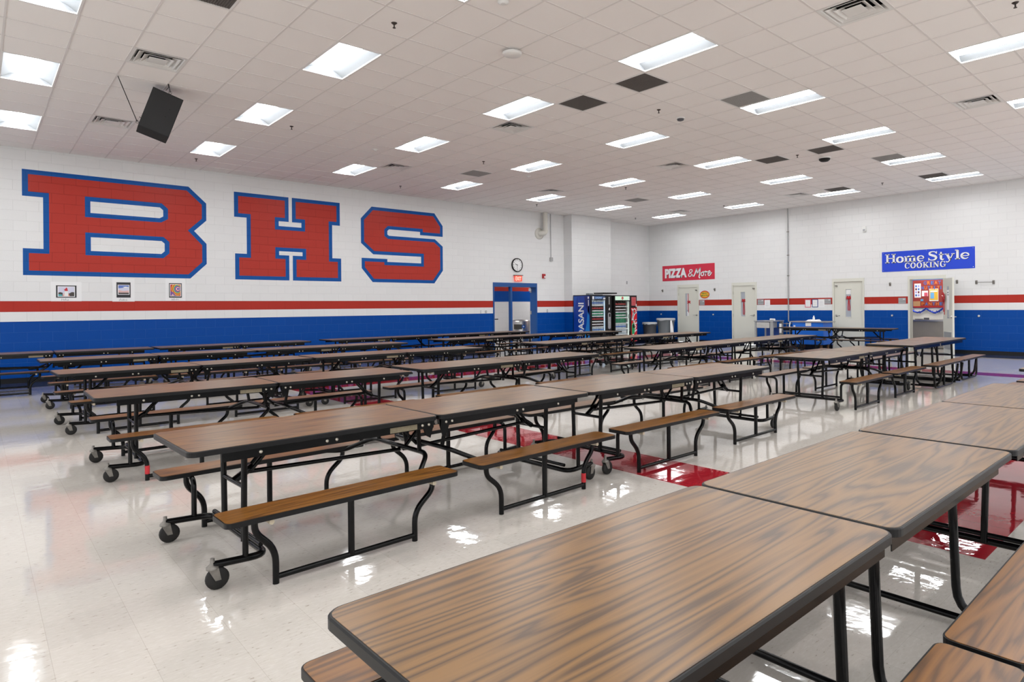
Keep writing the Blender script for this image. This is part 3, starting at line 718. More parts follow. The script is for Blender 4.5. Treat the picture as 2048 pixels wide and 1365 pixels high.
# corridor
YH = 19.2
m = MB(); m.quad((9.5, YL, 0.0), (21, YL, 0.0), (21, YH, 0.0), (9.5, YH, 0.0)); m.v = [Vector((q.x, max(q.y, YL + .0), -.0005)) for q in m.v]; struct(m.build('floor_corridor', mat('corridor_floor', (0.50, 0.46, 0.41), .12)))
m = MB(); m.box(9.5, 21, YH, YH + .1, 0, 2.9); struct(m.build('wall_corridor', M_hall))
m = MB(); m.box(9.4, 9.5, YL + WT, YH, 0, 2.9); m.box(21, 21.1, YL + WT, YH, 0, 2.9); struct(m.build('wall_corridor_end', MATS['plain_wall']))
m = MB(); m.box(9.4, 21.1, YL + WT, YH + .1, 2.9, 3.0); struct(m.build('ceiling_corridor', M_tile))
for x in (13.0, 17.0):  # unseen lamps, added to light the corridor
    t = thing('corridor_fill_light', 'flat white corridor ceiling light, added out of view beyond the doorway', 'ceiling light', (x, 18.0, 2.9), 0, 'added corridor lights')
    k = MB(); k.box(x - .32, x + .32, 17.4, 18.6, 2.88, 2.9); k.build('frame', M_wp, t)
    k = MB(); k.box(x - .29, x + .29, 17.43, 18.57, 2.872, 2.879); k.build('lens', mat('hall_fill_lens', (.9, .9, .9), .5, emit=4.2, emit_c=(1, .98, .95)), t)
t = thing('trash_receptacle', 'stainless steel round trash receptacle in the corridor beyond the doorway', 'trash can', (14.85, 17.9, 0))
k = MB(); k.lathe((14.85, 17.9, 0), (0, 0, 1), [(.34, 0), (.34, .9), (.30, .95), (.05, .97)], 28); k.build('body', M_steel, t)
k = MB()
for s in range(6):
    a0, a1 = radians(185 + s * 9), radians(185 + (s + 1) * 9)
    k.quad((14.85 + .345 * cos(a0), 17.9 + .345 * sin(a0), .62), (14.85 + .345 * cos(a1), 17.9 + .345 * sin(a1), .62), (14.85 + .345 * cos(a1), 17.9 + .345 * sin(a1), .80), (14.85 + .345 * cos(a0), 17.9 + .345 * sin(a0), .80))
k.build('opening', mat('bin_opening', (.05, .045, .04), .5), t)
k = MB(); a0 = radians(248); q = Vector((14.85 + .342 * cos(a0), 17.9 + .342 * sin(a0), .72)); k.lathe(q, (cos(a0), sin(a0), 0), [(.07, 0), (.07, .004)], 16); k.build('badge', mat('badge_blue', (.01, .12, .5), .4), t)
k = MB(); k.lathe(q, (cos(a0), sin(a0), 0), [(.03, .004), (.03, .007)], 10); k.build('badge_mark', M_wht, t)

# ------------------------------------------------------------------ doors on the sign wall
def closed_door(num, y0, y1, hinge_hi, bowt):
    t = struct(bpy.data.objects.new('door_%d' % num, None)); col.objects.link(t); t.location = (XR, (y0 + y1) / 2, 0)
    zt = 2.245; fw = .05
    k = MB(); k.box(XR - .025, XR + .12, y0, y0 + fw, 0, zt); k.box(XR - .025, XR + .12, y1 - fw, y1, 0, zt); k.box(XR - .025, XR + .12, y0 + fw, y1 - fw, zt - .10, zt); k.build('frame', M_beige, t)
    la, lb, lz = y0 + fw + .003, y1 - fw - .003, zt - .104
    wy = (y0 + y1) / 2 + (0.06 if hinge_hi else -.0) - (.0 if hinge_hi else -.0); wa, wb, wz0, wz1 = wy - .085, wy + .085, 1.02, 1.90
    k = MB(); k.prism(rect(la, lb, .01, lz), *PR(), -.055, -.012, [rect(wa, wb, wz0, wz1)]); k.build('leaf', M_beige, t)
    k = MB(); k.prism(rect(wa - .018, wb + .018, wz0 - .018, wz1 + .018), *PR(), -.013, -.004, [rect(wa, wb, wz0, wz1)]); k.build('window_trim', M_beige, t)
    k = MB(); k.box(XR + .03, XR + .036, wa, wb, wz0, wz1); k.build('window_glass', mat('door_glass', (0.42, 0.45, 0.50), .12), t)
    hy = la + .07 if hinge_hi else lb - .07
    k = MB(); k.lathe((XR + .012, hy, 1.06), (-1, 0, 0), [(.035, 0), (.035, .012), (.012, .02), (.012, .055)], 16)
    k.tube([(XR - .04, hy, 1.06), (XR - .045, hy + (.12 if hinge_hi else -.12), 1.06)], .011, 8); k.build('handle', M_steel, t)
    hg = lb + .008 if hinge_hi else la - .008
    for z in (.2, 1.0, 1.82):
        k = MB(); k.tube([(XR - .012, hg, z), (XR - .012, hg, z + .11)], .009, 8); k.build('hinge', M_galv, t)
    k = MB(); k.box(XR - .03, XR + .012, hy - .03, hy + .03, 2.0, 2.035); k.tube([(XR - .02, hy - .05, 2.0), (XR - .02, hy + .04, 2.04)], .008, 6); k.build('latch_plate', M_galv, t)
    return wy
def bow(label, y, z, x, tails=.45, s=1.0):
    t = thing('ribbon_bow', label, 'ribbon', (x, y, z - tails), 0, 'red ribbon bows')
    k = MB()
    for a in (25, 155, 60, 120, -20, 200):
        a = radians(a); pts = []
        for q in range(9):
            b = q / 8 * 2 * pi; r = .06 * s * (1 - cos(b)) / 2 + .004
            pts.append((x - .012 - .012 * sin(b / 2), y + cos(a) * .075 * s * (1 - cos(b)) / 2 + .02 * sin(b) * sin(a), z + sin(a) * .075 * s * (1 - cos(b)) / 2 + .02 * sin(b) * cos(a)))
        k.tube(pts, .011, 5)
    k.lathe((x - .005, y, z), (-1, 0, 0), [(.03, 0), (.025, .03), (.01, .035)], 12)
    k.build('loops', M_ribbon, t)
    for d in (-.03, .025):
        k = MB(); P3 = [(x - .012, y, z), (x - .014, y + d * .6, z - tails * .4), (x - .010, y + d, z - tails * .75), (x - .012, y + d * .7, z - tails)]
        k.add([Vector(p) + Vector((0, -.013, 0)) for p in P3] + [Vector(p) + Vector((0, .013, 0)) for p in P3], [(i, i + 1, 4 + i + 1, 4 + i) for i in range(3)]); k.build('tail', M_ribbon, t)
closed_door(2, DR[0][0], DR[0][1], True, 1)
closed_door(3, DR[1][0], DR[1][1], True, 1)
closed_door(4, DR[2][0], DR[2][1], False, 1)
# hinge side is the far (higher y) jamb on doors 2 and 3
bow('red ribbon bow on the window of the door under the pizza sign', 14.53, 1.55, XR + .03, .40)
bow('red ribbon bow on the window of the door behind the drawer cart', 12.16, 1.58, XR + .03, .50)
bow('red and white ribbon bow on the window of the door left of the open one', 8.44, 1.62, XR + .03, .40)
for y, z0, z1, lb in ((14.555, .995, 1.19, 'white paper taped low in the window of the door under the pizza sign'), (8.45, 1.74, 1.89, 'white paper taped high in the window of the door left of the open one')):
    k = MB(); k.box(XR + .024, XR + .0295, y - .075, y + .075, z0, z1); tag(k.build('paper_notice', M_wht), lb, 'paper')
t = thing('gift_wrap', 'red and white striped paper strip in the window under the pizza sign', 'paper', (XR + .028, 14.555, 1.25))
k = MB()
for q in range(7): k.m = q % 2; k.box(XR + .0265, XR + .0295, 14.555 - .075 + q * .0215, 14.555 - .075 + (q + 1) * .0215, 1.25, 1.88)
k.build('strip', [M_wht, M_ribbon], t)

# open door with kitchen beyond
y0, y1 = DR[3][0], DR[3][1]
t = struct(bpy.data.objects.new('door_5', None)); col.objects.link(t); t.location = (XR, (y0 + y1) / 2, 0)
k = MB(); k.box(XR - .025, XR + WT, y0, y0 + .05, 0, 2.245); k.box(XR - .025, XR + WT, y1 - .05, y1, 0, 2.245); k.box(XR - .025, XR + WT, y0 + .05, y1 - .05, 2.14, 2.245); k.build('frame', M_beige, t)
HG = Vector((XR - .03, y0 + .07, 0)); FR = Vector((19.76, 5.33, 0)); du = (FR - HG).normalized(); LW = (FR - HG).length; dn = Vector((-du.y, du.x, 0))
if dn.dot(Vector((-1, 0, 0))) < 0 and False: dn = -dn
if dn.dot(EYE - HG) < 0: dn = -dn      # dn points to the side seen from the hall
LFp = (HG, du, Vector((0, 0, 1)), dn)
k = MB(); k.prism(rect(0, LW, .01, 2.13), *LFp, -.045, 0); k.build('leaf', M_beige, t)
k = MB(); k.prism(rect(LW * .12, LW * .88, .14, .62), *LFp, 0, .012); k.build('louver', M_plate, t)
k = MB(); wz = .55 * LW; k.prism(rect(wz - .085, wz + .085, 1.0, 1.9), *LFp, 0, .004); k.build('window_glass', MATS['door_glass'], t)
for sd in (0, 1):
    k = MB(); q = HG + du * (LW - .07) + Vector((0, 0, 1.05)); dd = dn if sd == 0 else -dn
    q = q + (Vector((0, 0, 0)) if sd == 0 else dd * .045)
    k.lathe(q, dd, [(.035, 0), (.035, .012), (.012, .02), (.012, .06)], 14); k.tube([q + dd * .055, q + dd * .06 - du * .12], .011, 8); k.build('handle', M_steel, t)
k = MB(); q = HG + du * (LW - .07); k.box(q.x - .01, q.x + .01, q.y - .01, q.y + .01, 0.0, 0.01); k.build('floor_stop', M_rub, t)
t = thing('ribbon_bow', 'red ribbon bow with long tails on the open beige door', 'ribbon', tuple(HG + du * .5 * LW + Vector((0, 0, 1.2))), 0, 'red ribbon bows')
q = HG + du * (.26 * LW) + dn * .03 + Vector((0, 0, 1.60)); k = MB()
for a in range(0, 360, 40):
    a = radians(a); k.tube([q, q + du * (.10 * cos(a)) + Vector((0, 0, .13 * sin(a))) + dn * .03, q + du * (.06 * cos(a + .5)) + Vector((0, 0, .10 * sin(a + .5))) + dn * .01, q], .016, 5)
k.build('loops', M_ribbon, t)
for d, ln in ((-.10, .42), (.02, .5)):
    k = MB(); k.tube([q, q + du * d - Vector((0, 0, ln * .5)), q + du * d * .7 - Vector((0, 0, ln))], .010, 5); k.build('tail', M_ribbon, t)
t = thing('paper_notice', 'long white paper strip hanging on the open beige door', 'paper', tuple(HG + du * .7 * LW + Vector((0, 0, 1.28))))
k = MB(); k.prism(rect(.44 * LW, .72 * LW, 1.24, 1.80), *LFp, .006, .009); k.build('sheet', M_wht, t)
k = MB(); k.prism(rect(.52 * LW, .64 * LW, 1.71, 1.74), *LFp, .009, .010); k.prism(rect(.52 * LW, .66 * LW, 1.65, 1.67), *LFp, .009, .010); k.build('print', M_dgrey, t)

KX = 23.0
m = MB(); m.quad((XR + .0, 3.5, -.0005), (KX, 3.5, -.0005), (KX, 9.5, -.0005), (XR + .0, 9.5, -.0005)); struct(m.build('floor_kitchen', mat('kitchen_floor', (0.45, 0.42, 0.38), .2)))
m = MB(); m.box(KX, KX + .1, 3.4, 9.6, 0, 2.9); struct(m.build('wall_kitchen', mat('kitchen_wall', (0.70, 0.69, 0.66), .5)))
m = MB(); m.box(XR + WT, KX, 3.4, 3.5, 0, 2.9); m.box(XR + WT, KX, 9.5, 9.6, 0, 2.9); struct(m.build('wall_kitchen_end', MATS['kitchen_wall']))
m = MB(); m.box(XR + WT, KX + .1, 3.4, 9.6, 2.9, 3.0); struct(m.build('ceiling_kitchen', M_tile))
t = thing('kitchen_fill_light', 'flat white kitchen ceiling light, added out of view beyond the open door', 'ceiling light', (22, 6.8, 2.9))  # unseen lamp, added to brighten the kitchen
k = MB(); k.box(21.4, 22.6, 6.5, 7.12, 2.88, 2.9); k.build('frame', M_wp, t)
k = MB(); k.box(21.43, 22.57, 6.53, 7.09, 2.872, 2.879); k.build('lens', mat('kitchen_fill_lens', (.9, .9, .9), .5, emit=5.2, emit_c=(1, .98, .95)), t)
PK = ((KX, 0, 0), (0, 1, 0), (0, 0, 1), (-1, 0, 0))
PKm = ((KX, 0, 0), (0, -1, 0), (0, 0, 1), (-1, 0, 0))
t = thing('bulletin_board', 'red kitchen bulletin board with orange and blue lettering', 'bulletin board', (KX, 6.7, 1.3))
k = MB(); k.box(KX - .02, KX, 5.6, 7.40, 1.28, 2.22); k.build('frame', mat('board_blue', (.03, .14, .36), .6), t)
k = MB(); k.box(KX - .024, KX - .02, 5.6, 7.34, 1.33, 2.19); k.build('backing', mat('board_red', (.27, .03, .024), .7, noise=.15, nscale=20), t)
k = MB(); k.box(KX - .03, KX - .024, 5.6, 7.33, 1.29, 1.335); k.build('border', mat('board_border', (.4, .01, .012), .5), t)
k = MB(); BMo = [mat('cut_orange', (.62, .16, .02), .6), mat('cut_blue', (.04, .13, .40), .6)]
def cut(word, yl, w, z0, z1, start=0):
    for q, ch in enumerate(word):
        k.m = (q + start) % 2
        y = -(yl - q * w); put_text(k, ch, *PKm, y + .006, y + w - (.012 if ch != 'I' else w * .6), z0, z1, .03, bold=.03)
cut('GREAT', 7.02, .105, 2.04, 2.15, 1); cut('NUTRITION', 7.09, .092, 1.88, 1.99, 1); cut('PANTHERS', 7.09, .105, 1.36, 1.46, 0)
k.build('lettering', BMo, t)
def pin(nm, a, b, c, d, mts, fn=None):
    k = MB(); k.box(KX - .028, KX - .0245, a, b, c, d); k.m = 0
    if fn: fn(k)
    k.build(nm, mts, t)
def grid8(k):
    for r in range(4):
        for c_ in range(2): k.m = 1 + (r * 2 + c_) % 3; k.prism(rect(7.14 + c_ * .075, 7.19 + c_ * .075, 1.66 + r * .10, 1.73 + r * .10), *PK, .028, .030)
pin('pinned_sheet', 7.10, 7.29, 1.62, 2.08, [M_wht, mat('sheet_violet', (.35, .3, .6), .6), mat('sheet_blue', (.05, .15, .5), .6), mat('sheet_dark', (.12, .02, .05), .6)], grid8)
def poster(k):
    k.m = 1; k.prism(rect(6.60, 6.84, 1.53, 1.88), *PK, .028, .03); k.m = 2; k.prism(rect(6.71, 6.82, 1.58, 1.78), *PK, .03, .032); k.m = 0; k.prism(rect(6.62, 6.82, 1.80, 1.84), *PK, .03, .032)
pin('pinned_poster', 6.59, 6.85, 1.50, 1.90, [M_wht, mat('poster_yellow', (.75, .45, .04), .6), mat('poster_blue', (.15, .40, .70), .6)], poster)
def pink(k): k.m = 1; k.prism(rect(6.90, 7.0, 1.66, 1.78), *PK, .028, .03)
pin('pinned_sheet', 6.89, 7.07, 1.66, 1.84, [M_wht, mat('sheet_pink', (.65, .10, .15), .6)], pink)
pin('pinned_sheet', 7.12, 7.33, 1.335, 1.50, [mat('sheet_kraft', (.45, .25, .12), .7)])
pin('pinned_circle', 7.03, 7.11, 1.50, 1.57, [mat('sheet_sky', (.1, .35, .6), .6)])
t = thing('tinsel_garland', 'blue tinsel garland draped below the kitchen bulletin board', 'garland', (KX, 6.8, 1.15))
k = MB(); pts = []
for q in range(80):
    y = 7.42 - q * .017; ph = (7.42 - y) % .48 / .48
    z = 1.26 - .13 * sin(pi * ph); k.tube([(KX - .05, y, z), (KX - .05 + random.uniform(-.03, .03), y + random.uniform(-.03, .03), z + random.uniform(-.05, .05))], .011, 4)
    pts.append((KX - .05, y, z))
k.tube(pts, .026, 6); k.build('strands', mat('tinsel_blue', (.02, .05, .40), .25, .6), t)
t = thing('steel_counter', 'stainless steel kitchen serving counter seen through the open door', 'counter', (22.5, 6.7, 0))
k = MB(); k.box(22.15, KX - .02, 5.0, 8.6, .86, .905); k.build('top', M_steel, t)
k = MB(); k.box(22.2, KX - .03, 5.02, 8.58, .02, .86); k.build('cabinet', mat('brushed_steel', (0.42, 0.39, 0.34), .38, .35, noise=.15, nscale=3), t)
t = thing('soap_bottle', 'pump bottle standing on the kitchen counter', 'bottle', (22.6, 7.28, .905))
k = MB(); k.lathe((22.6, 7.28, .905), (0, 0, 1), [(.035, 0), (.035, .12), (.012, .15), (.012, .19)], 14); k.build('body', M_wht, t)
k = MB(); k.tube([(22.6, 7.28, 1.09), (22.6, 7.28, 1.13), (22.55, 7.28, 1.13)], .006, 6); k.build('pump', M_dgrey, t)
t = thing('dish_rack', 'dark wire tray of utensils on the kitchen counter', 'tray', (22.55, 7.0, .905))
k = MB(); k.box(22.45, 22.6, 6.92, 7.12, .905, .93); k.box(22.45, 22.5, 6.72, 6.86, .905, .97); k.build('tray', M_dgrey, t)

# ------------------------------------------------------------------ signs
t = thing('wall_sign', 'red banner reading PIZZA & More above the first beige door', 'sign', (XR, 14.565, 2.415), 0)
k = MB(); k.prism(rect(13.347, 15.784, 2.415, 3.025), *PR(), .002, .008); k.build('panel', M_sred, t)
PRm = ((XR, 0, 0), (0, -1, 0), (0, 0, 1), (-1, 0, 0))
def Sg(y): return -y
def both(fn):
    """lettering with its dark drop shadow printed on the banner"""
    k = MB(); fn(k, .012, -.010, .009); k.build('letter_shadow', M_blk, t)
    k = MB(); fn(k, 0, 0, .0105); k.build('lettering', M_ltext, t)
def pizza(k, dx, dz, d):
    put_text(k, 'PIZZA', *PRm, -15.66 + dx, -14.605 + dx, 2.53 + dz, 2.905 + dz, d, bold=.06)
    S_ = lambda pts, w: stroke(k, [(-14.545 + dx + x * 1.07, 2.55 + dz + z * .30) for x, z in pts], w, *PRm, d)
    S_([(.20, .30), (.10, .05), (.02, .12), (.05, .38), (.17, .62), (.17, .86), (.09, .88), (.07, .65), (.14, .32), (.22, .02)], 0.036)   # &
    S_([(.24, .0), (.30, .35), (.37, 1.0)], 0.049); S_([(.37, 1.0), (.40, .30)], 0.049); S_([(.40, .30), (.52, 1.10)], 0.042); S_([(.52, 1.1), (.50, .3), (.47, -.1), (.52, -.22)], 0.049)   # M
    S_([(.64, .55), (.57, .40), (.57, .10), (.63, .05), (.67, .25), (.64, .55), (.70, .48)], 0.039)   # o
    S_([(.71, .50), (.75, .58), (.74, .0)], 0.042); S_([(.74, .25), (.79, .55), (.82, .50)], 0.039)   # r
    S_([(.84, .25), (.93, .42), (.91, .62), (.86, .50), (.85, .15), (.91, .05), (1.0, .42)], 0.039)   # e
both(pizza)
t = thing('wall_sign', 'blue banner reading Home Style COOKING above the open door', 'sign', (XR, 6.2, 2.4))
k = MB(); k.prism(rect(4.988, 7.424, 2.398, 3.005), *PR(), .002, .008); k.build('panel', M_sblue, t)
# serif capitals and lower case drawn with thick and thin strokes; unit cell x 0..w, baseline 0, x-height .62, cap 1
def glyph(ch):
    s = []
    T, t_ = .205, .08
    def bar(x0, z0, x1, z1, w): s.append(([(x0, z0), (x1, z1)], w, False))
    def curve(p, w): s.append((p, w, True))
    def serif(x, z, w=.30): s.append(([(x - w / 2, z), (x + w / 2, z)], t_, False))
    xh = .64
    if ch == 'H': bar(.2, 0, .2, 1, T); bar(.78, 0, .78, 1, T); bar(.2, .52, .78, .52, t_); [serif(x, z, .40) for x in (.2, .78) for z in (.035, .965)]; return s, 1.02
    if ch == 'o': curve([(.32 + .25 * cos(a), xh / 2 + .30 * sin(a)) for a in [q * pi / 6 for q in range(13)]], [T * (.45 + .65 * abs(cos(q * pi / 6))) for q in range(13)]); return s, .68
    if ch == 'm':
        for x in (.18, .54, .90): bar(x, 0, x, xh * .9, T); serif(x, .035, .32)
        for x in (.18, .54): curve([(x + .02, xh * .72), (x + .15, xh * .97), (x + .30, xh * .95), (x + .36, xh * .72)], [.05, .10, .14, T])
        serif(.10, xh - .035, .18); return s, 1.12
    if ch == 'e': curve([(.10, .33), (.56, .33), (.53, .53), (.34, .63), (.14, .52), (.09, .30), (.17, .10), (.36, .02), (.55, .12)], [.06, .07, .13, .08, .17, .19, .16, .08, .05]); return s, .66
    if ch == 'S' : curve([(.66, .76), (.56, .92), (.36, .96), (.17, .86), (.17, .68), (.36, .55), (.56, .44), (.64, .26), (.54, .09), (.34, .03), (.15, .10), (.10, .26)], [.08, .08, .08, .15, .19, .21, .21, .19, .14, .08, .08, .08]); bar(.68, .70, .68, .99, .06); bar(.08, 0, .08, .30, .06); return s, .78
    if ch == 't': curve([(.22, .88), (.22, .5), (.22, .16), (.32, .03), (.44, .10)], [.10, T, T, .12, .05]); bar(.06, xh - .04, .42, xh - .04, t_); return s, .50
    if ch == 'y': bar(.14, xh - .02, .36, .02, T); bar(.58, xh - .02, .36, .02, .08); curve([(.38, .06), (.28, -.18), (.16, -.26), (.08, -.18)], [.08, .08, .08, .10]); serif(.14, xh - .035, .32); serif(.58, xh - .035, .24); return s, .70
    if ch == 'l': bar(.2, 0, .2, .97, T); serif(.2, .035, .36); serif(.13, .965, .20); return s, .40
    if ch == 'C': curve([(.66, .74), (.56, .92), (.38, .96), (.19, .83), (.13, .5), (.19, .17), (.38, .03), (.56, .08), (.67, .26)], [.08, .08, .09, .17, .2, .17, .09, .08, .06]); bar(.68, .66, .68, .99, .06); return s, .80
    if ch == 'O': curve([(.40 + .29 * cos(a), .5 + .46 * sin(a)) for a in [q * pi / 6 for q in range(13)]], [T * (.45 + .6 * abs(cos(q * pi / 6))) for q in range(13)]); return s, .86
    if ch == 'K': bar(.2, 0, .2, 1, T); bar(.25, .42, .68, .95, .08); bar(.38, .56, .72, .04, T); [serif(x, z, .36) for x, z in ((.2, .035), (.2, .965), (.70, .035), (.68, .965))]; return s, .90
    if ch == 'I': bar(.2, 0, .2, 1, T); serif(.2, .035, .38); serif(.2, .965, .38); return s, .46
    if ch == 'N': bar(.17, 0, .17, 1, .08); bar(.17, .97, .70, .03, T); bar(.70, 0, .70, 1, .08); serif(.17, .035); serif(.14, .965, .26); serif(.70, .965); return s, .90
    if ch == 'G': curve([(.66, .74), (.56, .92), (.38, .96), (.19, .83), (.13, .5), (.19, .17), (.38, .03), (.56, .08), (.66, .20)], [.08, .08, .09, .17, .2, .17, .09, .08, .1]); bar(.68, .66, .68, .99, .06); bar(.66, .05, .66, .42, .16); serif(.66, .42, .34); return s, .86
    return s, .45
def serif_line(k, word, x0, x1, z0, h, d, dx=0, dz=0):
    tot = sum(glyph(c)[1] for c in word); sc = (x1 - x0) / tot; x = x0
    for c in word:
        ss, w = glyph(c)
        for pts, wd, smf in ss:
            f = (sc + h) / 2
            stroke(k, [(x + dx + a * sc, z0 + dz + b * h) for a, b in pts], ([q * f for q in wd] if isinstance(wd, list) else wd * f), *PRm, d, smf)
        x += w * sc
def home(k, dx, dz, d):
    serif_line(k, 'Home', -7.33, -6.25, 2.665, .265, d, dx, dz); serif_line(k, 'Style', -6.17, -5.11, 2.675, .265, d, dx, dz); serif_line(k, 'COOKING', -6.79, -5.69, 2.475, .165, d, dx, dz)
both(home)
for y, z in ((5.03, 2.44), (5.03, 2.965), (7.38, 2.44), (7.38, 2.965), (6.2, 2.42), (6.2, 2.985)):
    k = MB(); k.lathe((XR - .008, y, z), (-1, 0, 0), [(.012, 0), (.008, .006)], 10); k.build('screw', M_chrome, t)
t = thing('wall_sticker', 'oval yellow red and green sticker by the first beige door', 'sticker', (XR, 13.80, 1.69))
k = MB(); k.prism(circle(13.80, 1.84, .215, 28, .148), *PR(), .002, .005); k.build('rim', mat('sticker_red', (.55, .02, .015), .5), t)
k = MB(); k.prism(circle(13.80, 1.84, .19, 28, .115), *PR(), .005, .006); k.build('face', mat('sticker_yellow', (.85, .42, .03), .5), t)
k = MB(); put_text(k, 'SMART', *PRm, -13.94, -13.66, 1.86, 1.92, .0065, bold=.03); put_text(k, 'MOUTH', *PRm, -13.96, -13.64, 1.765, 1.835, .0065, bold=.03); k.build('lettering', mat('sticker_green', (.02, .22, .04), .5), t)
k = MB(); scribble(k, PR(), 13.66, 13.94, 1.668, 1.682, .003, 0, 4, .005); k.build('caption', M_dgrey, t)

def room_sign(y0, y1, z0, z1, lb):
    t = thing('room_sign', lb, 'sign', (XR, (y0 + y1) / 2, z0), 0, 'grey room number plates')
    k = MB(); k.prism(rect(y0, y1, z0, z1), *PR(), .001, .010); k.build('plate', M_plate, t)
    k = MB(); k.prism(rect(y0 + .005, y1 - .005, (z0 + z1) / 2 - .018, (z0 + z1) / 2 - .010), *PR(), .010, .012); k.build('divider', M_galv, t)
    k = MB(); k.prism(rect(y0 + .02, y0 + .08, z1 - .05, z1 - .03), *PR(), .010, .012); k.build('raised_print', M_wht, t)
room_sign(13.808, 14.029, 1.438, 1.625, 'grey room plate below the oval sticker')
room_sign(11.363, 11.60, 1.437, 1.62, 'grey room plate right of the door behind the drawer cart')
room_sign(8.998, 9.206, 1.437, 1.605, 'grey room plate beside three posted papers')
room_sign(6.764, 6.968, 1.43, 1.60, 'grey room plate just left of the open door')
def paper(y0, y1, z0, z1, lb, bm=None):
    t = thing('posted_paper', lb, 'paper', (XR, (y0 + y1) / 2, z0), 0, 'papers posted on the sign wall')
    if bm:
        k = MB(); k.prism(rect(y0, y1, z0, z1), *PR(), .001, .004); k.build('border', bm, t)
    e = .022 if bm else 0
    k = MB(); k.prism(rect(y0 + e, y1 - e, z0 + e, z1 - e), *PR(), .001 if not bm else .004, .005); k.build('sheet', M_wht, t)
    k = MB()
    for q in range(5): k.prism(rect(y0 + .05, y1 - .05, z1 - .08 - q * .035, z1 - .075 - q * .035), *PR(), .005, .006)
    k.build('print_lines', mat('faint_print', (.45, .45, .5), .8), t)
paper(11.126, 11.336, 1.325, 1.602, 'plain white paper posted between door and grey conduit')
paper(9.665, 9.872, 1.327, 1.597, 'pink bordered paper posted right of the grey conduit', mat('pink_border', (.65, .10, .16), .6))
paper(9.425, 9.628, 1.332, 1.60, 'navy bordered paper posted beside the pink one', mat('navy_border', (.03, .06, .22), .6))
paper(9.213, 9.42, 1.325, 1.597, 'plain white paper posted beside the navy bordered one')
for y, z, lb in ((15.787, 2.03, 'left of the first beige door'), (13.352, 2.015, 'right of the oval sticker'), (7.20, 2.017, 'between the last closed door and the open one'), (4.96, 2.0, 'right of the open door, left end of the metal rod'), (4.56, 1.99, 'right of the open door, right end of the metal rod'), (5.43, 2.03, 'just right of the open door leaf')):
    t = thing('wall_catch', 'small metal wall catch ' + lb, 'bracket', (XR, y, z - .05), 0, 'metal wall catches')
    k = MB(); k.prism(rrect(y - .028, y + .028, z - .055, z + .055, .012), *PR(), 0, .012); k.build('plate', M_galv, t)
    k = MB(); k.tube([(XR - .01, y, z), (XR - .06, y, z), (XR - .075, y, z + .03)], .012, 8); k.build('hook', M_galv, t)
k = MB(); k.tube([(XR - .05, 4.96, 2.0), (XR - .05, 4.56, 1.995)], .008, 8); tag(k.build('metal_rod', M_galv), 'thin metal rod between two wall catches right of the open door', 'rod')
for y, z, lb in ((15.871, 1.084, 'left of the first beige door above the trash cans'), (13.432, 1.076, 'below the oval sticker'), (7.15, 1.066, 'between the last closed door and the open one'), (4.91, 1.062, 'right of the open door')):
    t = thing('door_stop', 'round white wall door stop ' + lb, 'door stop', (XR, y, z - .035), 0, 'round wall door stops')
    k = MB(); k.lathe((XR, y, z), (-1, 0, 0), [(.034, 0), (.034, .012), (.024, .02)], 18); k.build('disc', M_steel, t)
    k = MB(); k.lathe((XR - .02, y, z), (-1, 0, 0), [(.016, 0), (.014, .01)], 12); k.build('bumper', M_wht, t)
t = thing('wall_conduit', 'grey conduit running full height up the sign wall', 'conduit', (XR, 10.44, .9))
k = MB(); k.tube([(XR - .025, 10.44, .85), (XR - .025, 10.44, ZC)], .02, 10); k.build('conduit', M_conduit, t)
for z in (1.6, 2.4, 3.1, 3.9):
    k = MB(); k.box(XR - .05, XR, 10.41, 10.47, z, z + .03); k.build('clamp', M_galv, t)
t = thing('motion_sensor', 'white motion sensor high on the sign wall', 'sensor', (XR, 7.93, 3.68))
k = MB(); k.prism(rrect(7.875, 7.98, 3.69, 3.855, .02), *PR(), 0, .06); k.build('body', M_wp, t)
k = MB(); k.prism(rrect(7.895, 7.96, 3.705, 3.76, .01), *PR(), .06, .066); k.build('lens', M_plate, t)

# ------------------------------------------------------------------ vending machines
def txt_v(k, body, o, u, v, n, x0, x1, z0, z1, d, bold=0):
    """text reading bottom to top"""
    vs_, fs = text_polys(body, bold)
    ax, bx = min(p[0] for p in vs_), max(p[0] for p in vs_); ay, by = min(p[1] for p in vs_), max(p[1] for p in vs_)
    o, u, v, n = map(Vector, (o, u, v, n))
    k.add([o + u * (x1 - (p[1] - ay) / (by - ay) * (x1 - x0)) + v * (z0 + (p[0] - ax) / (bx - ax) * (z1 - z0)) + n * d for p in vs_], fs)
BOT = {}
def bottle(x, y, z, key, cm, lm, capm, lb, r=.033, h=.22):
    """a shelf bottle with label and cap"""
    if key not in BOT:
        t = thing('soda_bottle', lb, 'bottle', (0, 0, 0))
        k = MB(); k.lathe((0, 0, 0), (0, 0, 1), [(r * .9, 0), (r, .02), (r, h * .6), (r * .8, h * .72), (.012, h * .92), (.012, h * .94)], 10); k.build('body', cm, t)
        k = MB(); k.lathe((0, 0, h * .30), (0, 0, 1), [(r + .001, 0), (r + .001, h * .18)], 10); k.build('label', lm, t)
        k = MB(); k.lathe((0, 0, h * .93), (0, 0, 1), [(.015, 0), (.015, .02)], 8); k.build('cap', capm, t)
        BOT[key] = (t, tree_of(t)); o = t
    else:
        o = copy_tree(*BOT[key])
    o.location = (x, y, z); tag(o, lb, 'bottle', 'bottles: ' + lb)
    return o
VF, VBk = 15.22, 16.05
